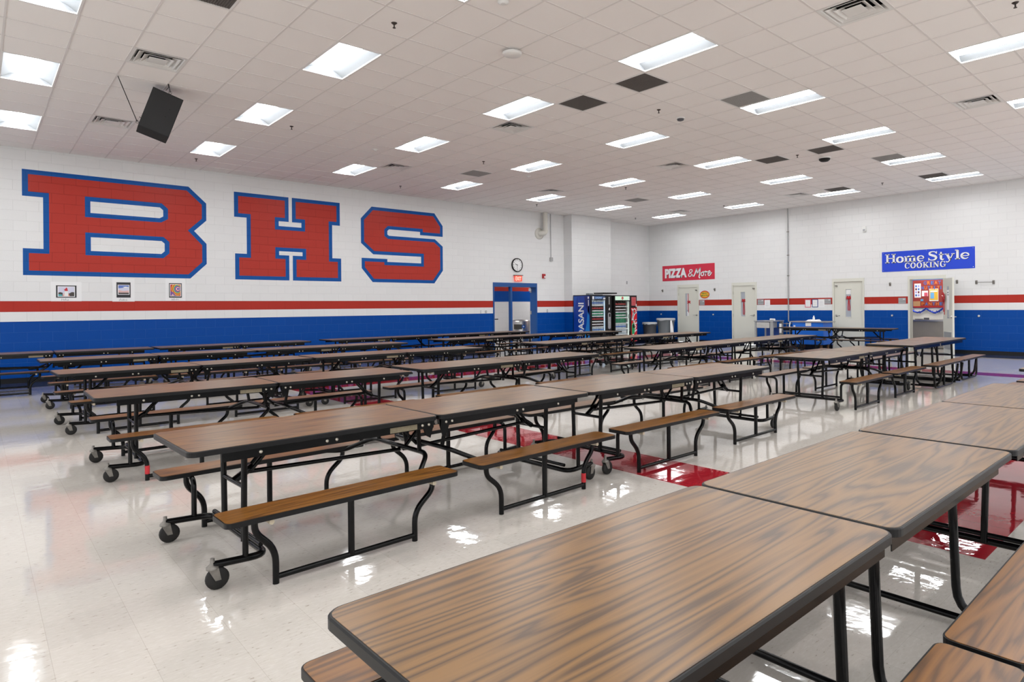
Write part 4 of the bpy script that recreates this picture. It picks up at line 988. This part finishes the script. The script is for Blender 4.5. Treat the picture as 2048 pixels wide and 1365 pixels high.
def vend(name_lb, x0, x1, zt, body_m, gx0, gx1, gz0, gz1, glow, glow_c):
    t = thing('vending_machine', name_lb, 'vending machine', ((x0 + x1) / 2, (VF + VBk) / 2, 0))
    k = MB(); th = .03
    k.box(x0, x0 + th, VF, VBk, .10, zt); k.box(x1 - th, x1, VF, VBk, .10, zt); k.box(x0 + th, x1 - th, VF, VBk, zt - .04, zt); k.box(x0 + th, x1 - th, VF, VBk, .10, .14); k.box(x0 + th, x1 - th, VBk - .03, VBk, .14, zt - .04)
    k.prism(rect(x0 + th, x1 - th, .14, zt - .04), (0, VF, 0), (1, 0, 0), (0, 0, 1), (0, -1, 0), -.03, 0, [rect(gx0, gx1, gz0, gz1)]); k.build('cabinet', body_m, t)
    k = MB()
    for a in (x0 + .06, x1 - .06):
        for b in (VF + .06, VBk - .06): k.lathe((a, b, 0), (0, 0, 1), [(.03, 0), (.03, .10)], 10)
    k.build('feet', M_blk, t)
    k = MB(); k.box(gx0 - .02, gx0, VF + .03, VBk - .1, gz0, gz1); k.box(gx1, gx1 + .02, VF + .03, VBk - .1, gz0, gz1); k.box(gx0, gx1, VBk - .12, VBk - .1, gz0, gz1); k.box(gx0, gx1, VF + .03, VBk - .1, gz1, gz1 + .02); k.build('lining', mat('fridge_lining', (.75, .78, .78), .5), t)
    k = MB(); k.box(gx0 + .01, gx0 + .03, VF + .04, VF + .06, gz0 + .03, gz1 - .03); k.box(gx1 - .03, gx1 - .01, VF + .04, VF + .06, gz0 + .03, gz1 - .03); k.build('lamp_strip', mat('strip_' + name_lb[:6], (.9, .9, .9), .5, emit=glow, emit_c=glow_c), t)
    k = MB(); k.box(gx0, gx1, VF - .002, VF + .004, gz0, gz1); k.build('glass', M_glass, t)
    k = MB(); e = .022
    k.prism(rect(gx0 - e, gx1 + e, gz0 - e, gz1 + e), (0, VF, 0), (1, 0, 0), (0, 0, 1), (0, -1, 0), 0, .012, [rect(gx0, gx1, gz0, gz1)]); k.build('door_trim', M_blk, t)
    for q in range(6):
        z = gz0 + .10 + q * (gz1 - gz0 - .22) / 5.4
        k = MB(); k.box(gx0, gx1, VF + .07, VF + .42, z - .012, z); k.box(gx0, gx1, VF + .065, VF + .072, z - .022, z + .012); k.build('shelf', mat('shelf_white', (.7, .72, .72), .5), t)
        yield_z.append(z)
    return t
yield_z = []
M_cola = mat('cola_plastic', (.03, .012, .008), .2); M_clear = mat('clear_bottle', (.55, .65, .72), .15); M_grn = mat('green_bottle', (.03, .28, .14), .2)
M_cbl = mat('cap_blue', (.02, .12, .5), .4); M_lred = mat('label_red', (.55, .02, .02), .4); M_lwht = mat('label_white', (.7, .7, .72), .4); M_lblu = mat('label_blue', (.03, .15, .55), .4)
# blue water machine
M_vblue = mat('vending_blue', (.006, .05, .34), .35)
t = vend('water vending machine with blue side panel left of the red cola machine', 15.76, 16.86, 1.83, M_blk, 15.84, 16.55, .42, 1.80 - .14, 0.13, (.45, .75, 1)); z1s = yield_z[:]; yield_z.clear()
sd = ((15.76, 0, 0), (0, -1, 0), (0, 0, 1), (-1, 0, 0))
k = MB(); k.prism(rect(-VBk + .02, -VF - .02, .12, 1.80), *sd, .0, .004); k.build('side_panel', M_vblue, t)
k = MB(); k.m = 0
k.prism([(-15.88, .2), (-15.70, .9), (-15.74, 1.6), (-15.80, 1.78), (-15.68, 1.2), (-15.60, .6), (-15.66, .2)], *sd, .004, .005); k.m = 1
k.prism([(-15.56, .2), (-15.40, .8), (-15.30, 1.5), (-15.26, 1.5), (-15.26, .2)], *sd, .004, .005); k.m = 2
k.prism([(-16.02, 1.2), (-15.92, 1.5), (-15.86, 1.78), (-16.02, 1.78)], *sd, .004, .005); k.m = 3; k.prism([(-15.44, 1.45), (-15.26, 1.10), (-15.26, 1.78), (-15.5, 1.78)], *sd, .004, .005)
k.build('side_graphics', [mat('vg_bright', (.02, .14, .60), .35), mat('vg_cyan', (.02, .22, .62), .35), mat('vg_mid', (.01, .09, .45), .35), mat('vg_navy', (.01, .02, .16), .35)], t)
k = MB(); txt_v(k, 'DASANI', *sd, -15.80, -15.52, .38, 1.56, .007, .02); k.build('side_lettering', M_wht, t)
k = MB(); k.prism(rect(-15.33, -15.27, 1.70, 1.77), *sd, .004, .006); k.prism(rect(-15.31, -15.28, 1.45, 1.66), *sd, .004, .006); k.build('side_sticker', M_wht, t)
fp = ((0, VF, 0), (1, 0, 0), (0, 0, 1), (0, -1, 0))
k = MB(); k.prism(rect(15.86, 16.52, 1.665, 1.79), *fp, .0, .006); k.build('header', mat('header_navy', (.02, .05, .13), .4, emit=.02, emit_c=(.1, .25, .6)), t)
k = MB(); put_text(k, 'DASANI', *fp, 16.02, 16.34, 1.70, 1.76, .008, bold=.01); k.build('header_lettering', mat('pale_blue_text', (.4, .6, .9), .4, emit=.04), t)
k = MB(); k.prism(rect(15.87, 15.95, 1.64, 1.78), *fp, .006, .008); k.prism(rect(16.42, 16.53, 1.65, 1.73), *fp, .006, .008); k.build('front_stickers', M_wht, t)
k = MB(); k.prism(rrect(16.66, 16.80, .62, 1.20, .06), *fp, 0, .015); k.build('control_panel', mat('control_silver', (.45, .45, .47), .35, .5), t)
k = MB(); k.prism(rect(16.71, 16.78, 1.05, 1.16), *fp, .015, .018); k.build('display', M_blk, t)
k = MB(); k.prism(rect(16.69, 16.77, .70, .84), *fp, .015, .018); k.prism(rect(16.69, 16.77, .88, 1.0), *fp, .015, .018); k.build('keypad', M_plate, t)
k = MB(); txt_v(k, 'DASANI', *fp, 16.71, 16.76, 1.50, 1.76, .003, .01); k.build('front_lettering', M_wht, t)
k = MB(); k.prism([(16.70, 1.30), (16.76, 1.28), (16.77, 1.38), (16.73, 1.36)], *fp, .0, .004); k.build('front_mark', M_wht, t)
k = MB(); k.prism(rect(15.98, 16.35, .20, .34), *fp, 0, .01); k.build('delivery_slot', mat('slot_grey', (.25, .27, .27), .4), t)
for a, b, c, d, e, nm in ((16.25, 16.60, 15.4, 15.9, .02, 'flattened black carton lying on the water machine'), (16.55, 17.25, 15.3, 15.8, .045, 'black flat panel lying on top across both machines'), (15.95, 16.15, 15.45, 15.6, .06, 'small grey box on top of the water machine')):
    k = MB(); k.box(a, b, c, d, 1.83 if e != .045 else 1.874, (1.83 if e != .045 else 1.874) + e)
    tag(k.build('carton' if 'carton' in nm else ('flat_panel' if 'panel' in nm else 'small_box'), M_blk if 'black' in nm else M_grey), nm, 'box')
sorts = [('water', M_clear, M_lblu, M_cbl, 'blue capped water bottle on the top shelf of the water machine'), ('cola', M_cola, M_lred, M_lred, 'dark cola bottle on a shelf of the water machine'), ('lemon', M_grn, M_lwht, M_wht, 'green bottle on a shelf of the water machine'), ('cola', M_cola, M_lred, M_lred, 'dark cola bottle on a shelf of the water machine'), ('root', M_cola, M_lwht, M_wht, 'white labelled dark bottle low in the water machine'), ('water', M_clear, M_lblu, M_cbl, 'clear bottle low in the water machine')]
for q, z in enumerate(reversed(z1s)):
    s = sorts[q]
    for b in range(8): bottle(15.89 + b * .086, VF + .11, z, 'a%d' % q, s[1], s[2], s[3], s[4])
# red cola machine
t = vend('cola vending machine with red script panel beside the trash cans', 17.02, 18.26, 1.82, M_blk, 17.06, 17.84, .30, 1.62, 0.13, (.80, 1, .88)); z2s = yield_z[:]; yield_z.clear()
k = MB(); k.prism(rect(17.06, 17.84, 1.645, 1.79), *fp, 0, .006); k.build('header', mat('header_mint', (.55, .75, .60), .4, emit=.06, emit_c=(.75, 1, .8)), t)
k = MB(); k.prism(circle(17.45, 1.72, .055, 20), *fp, .006, .009); k.build('header_disc', M_lred, t)
k = MB(); put_text(k, 'Coke', *fp, 17.415, 17.485, 1.705, 1.735, .010, bold=.01); k.build('header_lettering', M_wht, t)
k = MB(); k.prism(rect(17.80, 17.83, .5, 1.60), *fp, .012, .03); k.box(17.78, 17.85, VF - .03, VF, .98, 1.12); k.build('door_handle', M_galv, t)
k = MB(); k.prism(rect(17.93, 18.24, .12, 1.36), *fp, 0, .02); k.build('script_panel', mat('cola_red', (.62, .012, .018), .35), t)
k = MB()
SP = lambda L_, w: stroke(k, [(17.93 + .31 * x, .12 + 1.24 * z) for x, z in L_], w, *fp, .022)
SP([(.95, .34), (.60, .30), (.30, .22), (.15, .10), (.35, .03), (.70, .06)], [.05, .06, .07, .07, .05, .03])   # sweeping capital, read bottom to top
SP([(.25, .40), (.55, .36), (.80, .44), (.55, .50), (.28, .46), (.25, .40)], .035); SP([(.10, .50), (.45, .55), (.85, .53), (.92, .58)], .04)
SP([(.95, .86), (.60, .84), (.35, .76), (.25, .66), (.50, .60), (.85, .66)], [.05, .07, .08, .07, .05, .03]); SP([(.30, .88), (.60, .84), (.82, .92), (.55, .97), (.32, .93), (.30, .88)], .035)
SP([(.05, .98), (.35, .86), (.20, .74), (.05, .62)], [.04, .07, .06, .03]); SP([(.98, .20), (.80, .12), (.92, .02)], .05)
k.build('script', M_ltext, t)
k = MB(); k.prism(rect(17.94, 18.23, .88, .90), *fp, .02, .0235); k.build('panel_seam', M_blk, t)
k = MB(); k.prism([(17.94, .38), (18.09, .40), (18.11, .70), (18.03, .84), (17.94, .70)], *fp, .022, .026); k.build('green_patch', mat('vend_green', (.02, .30, .10), .4), t)
k = MB(); k.prism([(17.99, .62), (18.08, .62), (18.06, .76), (18.0, .74)], *fp, .026, .03); k.build('coin_opening', M_blk, t)
k = MB(); k.prism(rect(17.95, 18.20, 1.44, 1.76), *fp, 0, .012); k.build('selection_panel', mat('sel_rose', (.45, .10, .11), .4, emit=.02), t)
k = MB()
for q in range(4): k.prism(rect(18.0, 18.15, 1.49 + q * .06, 1.515 + q * .06), *fp, .012, .014)
k.build('buttons', M_lred, t)
k = MB(); k.prism(rect(18.19, 18.23, 1.40, 1.50), *fp, .012, .015); k.prism(rect(17.78, 17.84, 1.62, 1.78), *fp, .006, .01); k.build('stickers', M_wht, t)
sorts = [('c', M_cola, M_lred, M_wht, 'red labelled cola bottle on the top shelf of the cola machine'), ('d', M_cola, M_lwht, M_lred, 'dark soda bottle on the second shelf of the cola machine'), ('e', M_grn, M_lwht, M_wht, 'green soda bottle on the third shelf of the cola machine'), ('e', M_grn, M_grn, M_grn, 'plain green soda bottle on the fourth shelf of the cola machine'), ('f', M_clear, M_lblu, M_cbl, 'clear bottle on the fifth shelf of the cola machine'), ('g', M_clear, M_lwht, M_wht, 'clear bottle on the bottom shelf of the cola machine')]
for q, z in enumerate(reversed(z2s)):
    s = sorts[q]
    for b in range(8): bottle(17.11 + b * .086, VF + .11, z, 'b%d' % q, s[1], s[2], s[3], s[4])

# ------------------------------------------------------------------ trash cans
def can(lb, x, y, r, h, zb, mt, liner):
    t = thing('trash_can', lb, 'trash can', (x, y, 0))
    k = MB(); k.lathe((x, y, zb), (0, 0, 1), [(r * .84, 0), (r * .98, h - .06), (r * 1.06, h - .055), (r * 1.06, h), (r * .96, h), (r * .82, .05)], 28); k.build('bin', mt, t)
    k = MB(); k.lathe((x, y, zb - .04), (0, 0, 1), [(r * .80, 0), (r * .80, .04)], 24); k.build('dolly', M_blk, t)
    for a in range(5):
        a = a * 2 * pi / 5; k = MB(); cx, cy = x + r * .6 * cos(a), y + r * .6 * sin(a); k.lathe((cx - .015, cy, .045), (1, 0, 0), [(.045, 0), (.045, .03)], 12); k.tube([(cx, cy, .045), (cx, cy, zb - .03)], .012, 6); k.build('caster', M_rub, t)
    for s in (-1, 1):
        k = MB(); k.tube([(x + s * .08, y - r * 1.0, zb + h - .10), (x + s * .08, y - r * 1.12, zb + h - .10), (x - s * .0, y - r * 1.12, zb + h - .10)], .012, 6); k.build('handle', mt, t)
    k = MB(); rr = random.Random(len(lb)); pr = []
    n = 28; vs_ = []
    for row, (f, dz) in enumerate(((.95, .0), (1.0, .018), (1.075, .012), (1.08, -.06))):
        for q in range(n):
            a = 2 * pi * q / n; j = rr.uniform(-.02, .02) if row == 3 else 0
            vs_.append((x + r * f * cos(a), y + r * f * sin(a), zb + h + dz + j))
    k.add(vs_, [(i * n + q, i * n + (q + 1) % n, (i + 1) * n + (q + 1) % n, (i + 1) * n + q) for i in range(3) for q in range(n)], True); k.build('liner', M_bag, t)
    return t
can('dark grey trash can with clear liner beside the cola machine', 19.30, 15.45, .27, .62, .16, M_dgrey, 1)
t = can('large grey trash can with white liner beside the first beige door', 19.75, 15.02, .335, .78, .15, M_grey, 1)
k = MB(); pts = [(19.62, 14.68, .86), (19.58, 14.62, .60), (19.55, 14.58, .35), (19.62, 14.60, .22)]
k.tube(pts, [.03, .06, .07, .02], 10); k.build('bag_tail', M_wht, t)

# ------------------------------------------------------------------ carts by the sign wall
t = thing('utility_cart', 'grey cart with a drawer standing by the second beige door', 'cart', (19.75, 10.75, 0))
k = MB(); k.box(19.38, 20.12, 10.38, 11.08, .87, .90); k.build('top', M_plate, t)
k = MB()
for a in (19.40, 20.06):
    for b in ((10.40, 10.50), (11.0, 11.06)): k.box(a, a + .05, b[0], b[1], .12, .87)
k.box(19.40, 20.10, 10.40, 11.06, .12, .16); k.build('frame', M_plate, t)
dr = MB(); dr.box(19.385, 19.9, 10.52, 10.98, .66, .85); dw = dr.build('drawer', mat('drawer_grey', (.48, .48, .47), .4), t)
k = MB(); k.tube([(19.385, 10.68, .76), (19.36, 10.70, .745), (19.36, 10.80, .745), (19.385, 10.82, .76)], .008, 6); k.build('pull', M_steel, dw)
k = MB(); k.box(20.06, 20.10, 10.5, 11.0, .16, .66); k.build('back_panel', mat('cart_blue', (.01, .06, .30), .4), t)
for a in (19.45, 20.05):
    for b in (10.45, 11.01):
        k = MB(); k.lathe((a, b - .015, .055), (0, 1, 0), [(.055, 0), (.055, .03)], 14); k.tube([(a, b, .055), (a, b, .13)], .012, 6); k.build('caster', M_rub, t)
t = thing('towel_roll', 'white paper roll lying on the grey drawer cart', 'paper roll', (19.6, 10.5, .9))
k = MB(); k.lathe((19.55, 10.42, .935), (.4, 1, 0), [(.035, 0), (.035, .20)], 14); k.build('roll', M_wht, t)
t = thing('wire_rack', 'small wire shelf rack standing between the two carts', 'rack', (19.9, 10.1, 0))
k = MB()
for a in (19.6, 20.1):
    for b in (9.92, 10.28): k.tube([(a, b, 0), (a, b, .82)], .014, 8)
k.build('posts', M_galv, t)
for z in (.35, .55, .8):
    k = MB(); k.tube([(19.6, 9.92, z), (20.1, 9.92, z), (20.1, 10.28, z), (19.6, 10.28, z), (19.6, 9.92, z)], .008, 6)
    for q in range(7): k.tube([(19.6 + q * .083, 9.92, z), (19.6 + q * .083, 10.28, z)], .004, 5)
    k.build('shelf', M_galv, t)
k = MB(); k.box(19.585, 19.592, 10.2, 10.27, .5, .8); k.build('tag', M_wht, t)
t = thing('serving_cart', 'bright blue cart with steel top between conduit and third beige door', 'cart', (19.8, 9.3, 0))
M_cb = mat('cart_bright_blue', (.004, .15, .70), .4)
k = MB(); k.box(19.5, 20.15, 8.78, 9.78, .16, .86); k.build('body', M_cb, t)
k = MB(); k.box(19.45, 20.2, 8.70, 9.86, .86, .895); k.build('top', M_steel, t)
k = MB(); k.tube([(19.47, 9.84, .86), (19.42, 9.84, .74), (19.42, 9.80, .62)], .018, 8); k.build('handle', M_wht, t)
k = MB(); k.box(19.488, 19.5, 9.16, 9.34, .74, .85); k.box(19.49, 19.5, 9.68, 9.74, .66, .76); k.build('posted_label', M_wht, t)
for a in (19.58, 20.08):
    for b in (8.88, 9.68):
        k = MB(); k.lathe((a, b - .015, .075), (0, 1, 0), [(.075, 0), (.075, .03)], 14); k.tube([(a, b, .075), (a, b, .2)], .014, 6); k.build('caster', mat('brown_caster', (.22, .10, .04), .5), t)
t = thing('crumpled_cloth', 'white crumpled cloth lying on the bright blue cart', 'cloth', (19.75, 9.2, .895))
k = MB(); n = 9; rr = random.Random(3); vs_ = [(19.6 + .035 * i, 8.98 + .055 * j, .895 + (.0 if i in (0, n - 1) or j in (0, n - 1) else rr.uniform(.01, .06))) for i in range(n) for j in range(n)]
k.add(vs_, [(i * n + j, (i + 1) * n + j, (i + 1) * n + j + 1, i * n + j + 1) for i in range(n - 1) for j in range(n - 1)], True); k.build('cloth', M_wht, t)
t = thing('spray_bottle', 'small white bottle standing on the bright blue cart', 'bottle', (19.75, 9.27, .895))
k = MB(); k.lathe((19.92, 9.27, .895), (0, 0, 1), [(.035, 0), (.035, .11), (.015, .14)], 14); k.build('body', M_wht, t)
k = MB(); k.lathe((19.92, 9.27, 1.035), (0, 0, 1), [(.02, 0), (.02, .03)], 12); k.build('cap', M_wht, t)

# ------------------------------------------------------------------ folding bench tables
H, HW, HL = 0.70, 0.381, 1.524
def make_table(kind):
    t = thing('cafeteria_table', '', 'table', (0, 0, 0))
    gap = .085 if kind == 'A' else .012
    for s in (-1, 1):
        a, b = sorted((s * .004, s * HL))
        o = MB(); o.prism(rrect(a + .009, b - .009, -HW + .009, HW - .009, .042, 6), (0, 0, 0), (1, 0, 0), (0, 1, 0), (0, 0, 1), H - .012, H); top = o.build('tabletop', M_wood, t)
        e = MB(); op = rrect(a, b, -HW, HW, .05, 6); ip = rrect(a + .004, b - .004, -HW + .004, HW - .004, .046, 6)
        e.prism(op, (0, 0, 0), (1, 0, 0), (0, 1, 0), (0, 0, 1), H - .030, H - .005)
        n = len(op); e.add([(x, y, H - .005) for x, y in op] + [(x, y, H - .001) for x, y in ip], [(k, (k + 1) % n, n + (k + 1) % n, n + k) for k in range(n)])
        e.prism(ip, (0, 0, 0), (1, 0, 0), (0, 1, 0), (0, 0, 1), H - .0052, H - .001)
        e.build('edge_band', M_edge, top)
        for sy in (-1, 1):
            y = sy * .352
            r = MB(); xa, xb = sorted((s * .03, s * 1.36)); ya, yb = sorted((y, y - sy * .03))
            r.box(xa, xb, y - .002, y + .002, H - .082, H - .030); r.box(xa, xb, ya, yb, H - .034, H - .030); rail = r.build('side_rail', M_black, t)
            if sy < 0:
                for bx in ((.07, .12, .72, .78, 1.16) if kind == 'A' else ()):
                    q = MB(); q.lathe((s * bx, y - .002, H - .056), (0, -1, 0), [(.0095, 0), (.0095, .005), (.005, .008)], 8); q.build('bolt', M_bolt, rail)
                if s < 0 and kind == 'A':
                    q = MB(); q.box(-.36, -.16, y - .0035, y - .002, H - .076, H - .042); q.build('sticker', M_stick, rail)
        for sy in (-1, 1):
            y = sy * .61; a, b = sorted((s * gap, s * 1.455))
            o = MB(); o.prism(rrect(a + .006, b - .006, y - .115 + .006, y + .115 - .006, .03), (0, 0, 0), (1, 0, 0), (0, 1, 0), (0, 0, 1), .388, .400); seat = o.build('bench_seat', M_bench, t)
            e = MB(); op = rrect(a, b, y - .115, y + .115, .036); e.prism(op, (0, 0, 0), (1, 0, 0), (0, 1, 0), (0, 0, 1), .372, .398); e.build('edge_band', M_edge, seat)
            f = MB()
            if kind == 'A':
                for xt, xf in ((1.285, 1.18), (.215, .345)):
                    f.tube([(s * xt, y, .374), (s * xt, y, .29), (s * xf, y, .18), (s * xf, y, 0.0)], .0175, 8, bend=.07)
                f.tube([(s * .76, y, .374), (s * .76, y, .03)], .019, 8); f.tube([(s * 1.18, y, .035), (s * .345, y, .035)], .016, 8)
            else:
                f.tube([(s * 1.25, y, .374), (s * 1.25, y, .02), (s * .25, y, .02), (s * .25, y, .374)], .0175, 8, bend=.13)
                f.tube([(s * .75, y, .374), (s * .75, y, .02)], .019, 8)
            f.build('bench_frame', M_black, t)
            if kind == 'A':
                for xp in (1.235, .265):
                    q = MB(); q.tube([(s * xp, y - .06, .357), (s * xp, y + sy * .062 if sy < 0 else y + .05, .357)], .0125, 8)
                    yc = y + sy * .10; q = MB(); q.tube([(s * xp, y + sy * .02, .357), (s * xp, yc, .357)], .0135, 10); q.build('pin_cap', M_cap, t)
        if kind == 'A':
            f = MB()
            f.tube([(s * 1.44, .46, .128), (s * 1.17, .46, .112), (s * 1.17, -.46, .112), (s * 1.44, -.46, .128)], .019, 10, bend=.09)
            f.tube([(s * 1.18, .40, .15), (s * 1.18, -.40, .15)], .014, 8); f.build('base_frame', M_black, t)
            for sy in (-1, 1):
                q = MB(); q.tube([(s * 1.19, sy * .165, .11), (s * 1.19, sy * .185, H - .035)], .0175, 8); q.build('leg', M_black, t)
                q = MB(); q.tube([(s * 1.28, sy * .46, .12), (s * 1.28, sy * .46, .365), (s * 1.28, sy * .60, .365)], .016, 8, bend=.07); q.build('bench_upright', M_black, t)
                q = MB(); x, y = s * 1.44, sy * .46
                q.lathe((x, y, .108), (0, 0, 1), [(.030, 0), (.030, .012), (.022, .018), (.012, .03), (.010, .055)], 14)
                dx = -s * .022
                for w in (-.020, .020):
                    q.add([(x - .024, y + w - .002, .112), (x + .024, y + w - .002, .112), (x + dx + .014, y + w - .002, .05), (x + dx - .014, y + w - .002, .05), (x - .024, y + w + .002, .112), (x + .024, y + w + .002, .112), (x + dx + .014, y + w + .002, .05), (x + dx - .014, y + w + .002, .05)],
                          [(0, 1, 2, 3), (7, 6, 5, 4), (0, 4, 5, 1), (1, 5, 6, 2), (2, 6, 7, 3), (3, 7, 4, 0)])
                q.box(x - .024, x + .024, y - .022, y + .022, .108, .113)
                cst = q.build('caster', M_galv, t)
                q = MB(); q.lathe((x + dx, y - .015, .056), (0, 1, 0), [(.02, 0), (.05, .001), (.056, .006), (.056, .024), (.05, .029), (.02, .030)], 20); q.build('wheel', M_rub, cst)
            q = MB(); q.tube([(s * 1.19, -.17, .42), (s * 1.19, .17, .42)], .013, 8); q.build('cross_rod', M_black, t)
            q = MB(); q.tube([(s * 1.19, 0, .42), (s * 1.08, 0, .49)], .022, 6); q.tube([(s * 1.10, -.03, .475), (s * .93, -.03, H - .04)], .012, 6); q.tube([(s * 1.10, .03, .475), (s * .93, .03, H - .04)], .012, 6); q.build('brace', M_black, t)
            q = MB(); q.tube([(s * 1.10, 0, .46), (s * .08, 0, .425)], .0135, 8); q.build('link_bar', M_black, t)
        else:
            for x in (1.02, .14):
                q = MB(); q.tube([(s * x, .66, .34), (s * x, .62, .045), (s * x, .27, .045), (s * x, .25, H - .035)], .019, 10, bend=.12); q.build('leg', M_black, t)
                q = MB(); q.tube([(s * x, -.66, .34), (s * x, -.62, .045), (s * x, -.27, .045), (s * x, -.25, H - .035)], .019, 10, bend=.12); q.build('leg', M_black, t)
                q = MB(); q.tube([(s * x, -.62, .03), (s * x, .62, .03)], .016, 8); q.build('cross_bar', M_black, t)
            q = MB(); q.tube([(s * 1.02, -.25, .40), (s * 1.02, .25, .40)], .013, 8); q.build('cross_rod', M_black, t)
            q = MB(); q.tube([(s * 1.02, 0, .40), (s * .75, 0, H - .04)], .014, 6); q.build('brace', M_black, t)
        if kind == 'A':
            q = MB(); x = s * .09
            q.tube([(s * .34, .60, .362), (s * .26, .52, .362), (x, .36, .455), (x, -.36, .455), (s * .26, -.52, .362), (s * .34, -.60, .362)], .0165, 8, bend=.07); q.build('bench_arm', M_black, t)
            for sy in (-1, 1):
                q = MB(); q.tube([(x, sy * .27, .45), (s * .12, sy * .30, H - .035)], .015, 8); q.build('post', M_black, t)
        if kind == 'B': continue
        q = MB(); q.prism([(s * .015, H - .035), (s * .12, H - .035), (s * .085, H - .13), (s * .05, H - .15)], (0, 0, 0), (1, 0, 0), (0, 0, 1), (0, -1, 0), .334, .345); q.build('gusset', M_black, t)
    q = MB()
    for sgn in (-1, 1):
        q.tube([(sgn * .13, -.05 * sgn, H - .05), (-sgn * .09, -.05 * sgn, .43)], .013, 6); q.tube([(sgn * .13, .05, H - .05), (sgn * .02, .05, .55), (-sgn * .01, .05, .40)], .011, 6)
    q.build('fold_linkage', M_black, t)
    return t
TA = make_table('A'); TAT = tree_of(TA); TB = make_table('B'); TBT = tree_of(TB)
used = {'A': False, 'B': False}
ROWN = {1: 'front row nearest the camera', 2: 'second row from the camera', 3: 'third row from the camera', 4: 'fourth row from the camera', 5: 'fifth row from the camera', 6: 'last row along the lettered wall'}
POS = ['leftmost', 'second from left', 'third from left', 'rightmost']
TABLES = [
    (1, 0, .615, 3.745, 1.125, 1.135, 'B', 1), (1, 1, 3.765, 6.84, 1.13, 1.145, 'A', 1), (1, 3, 8.47, 11.55, 1.28, 1.28, 'A', 1),
    (2, 0, .79, 3.84, 4.005, 4.105, 'A', 1), (2, 1, 3.86, 6.94, 4.11, 4.13, 'A', 1), (2, 2, 8.41, 11.46, 4.12, 4.17, 'A', 1), (2, 3, 11.40, 14.60, 4.03, 4.08, 'B', 1.05),
    (3, 0, .735, 3.735, 6.835, 6.815, 'A', 1), (3, 1, 3.91, 7.10, 6.92, 7.04, 'A', 1), (3, 2, 8.40, 11.47, 6.94, 7.03, 'A', 1), (3, 3, 11.52, 14.72, 7.04, 7.14, 'A', 1),
    (4, 0, .70, 3.72, 9.60, 9.71, 'A', 1), (4, 1, 3.77, 6.82, 9.71, 9.65, 'A', 1), (4, 2, 8.29, 11.24, 9.62, 9.93, 'A', 1), (4, 3, 11.27, 14.72, 10.0, 10.06, 'A', 1),
    (5, 0, .71, 3.72, 12.2, 12.2, 'A', 1), (5, 1, 3.74, 6.75, 12.2, 12.2, 'A', 1), (5, 2, 7.84, 10.97, 12.5, 12.64, 'A', 1), (5, 3, 11.0, 13.96, 12.6, 12.55, 'A', 1),
    (6, 0, -.45, 2.59, 14.66, 14.56, 'A', 1), (6, 1, 2.64, 5.65, 14.55, 14.6, 'A', 1), (6, 2, 6.12, 9.2, 14.6, 14.68, 'A', 1), (6, 3, 9.23, 12.36, 14.7, 14.85, 'A', 1),
]
for row, pos, x0, x1, ya, yb, kind, sz in TABLES:
    src, tr = (TA, TAT) if kind == 'A' else (TB, TBT)
    if used[kind]: o = copy_tree(src, tr)
    else: o = src; used[kind] = True
    ln = math.hypot(x1 - x0, yb - ya)
    o.location = ((x0 + x1) / 2, (ya + yb) / 2, 0); o.rotation_euler = (0, 0, math.atan2(yb - ya, x1 - x0)); o.scale = (ln / (2 * HL), 1, sz)
    tag(o, 'folding walnut top bench table, %s in the %s' % (POS[pos], ROWN[row]), 'table', 'folding bench tables')
    if (row, pos) in ((2, 0), (3, 0)):                 # red tape wound round one bench foot
        q = MB(); q.tube([(1.18 if row == 2 else -1.18, -.61, .055), (1.18 if row == 2 else -1.18, -.61, .125)], .0188, 10); tp = q.build('tape_wrap', M_tape); tp.parent = o
o = copy_tree(TA, TAT); o.location = (18.72, 8.06, 0); o.rotation_euler = (0, 0, -pi / 2 + .115); o.scale = (3.17 / 3.048, 1, 1.05)
tag(o, 'folding bench table set crosswise before the blue cart by the sign wall', 'table', 'folding bench tables')
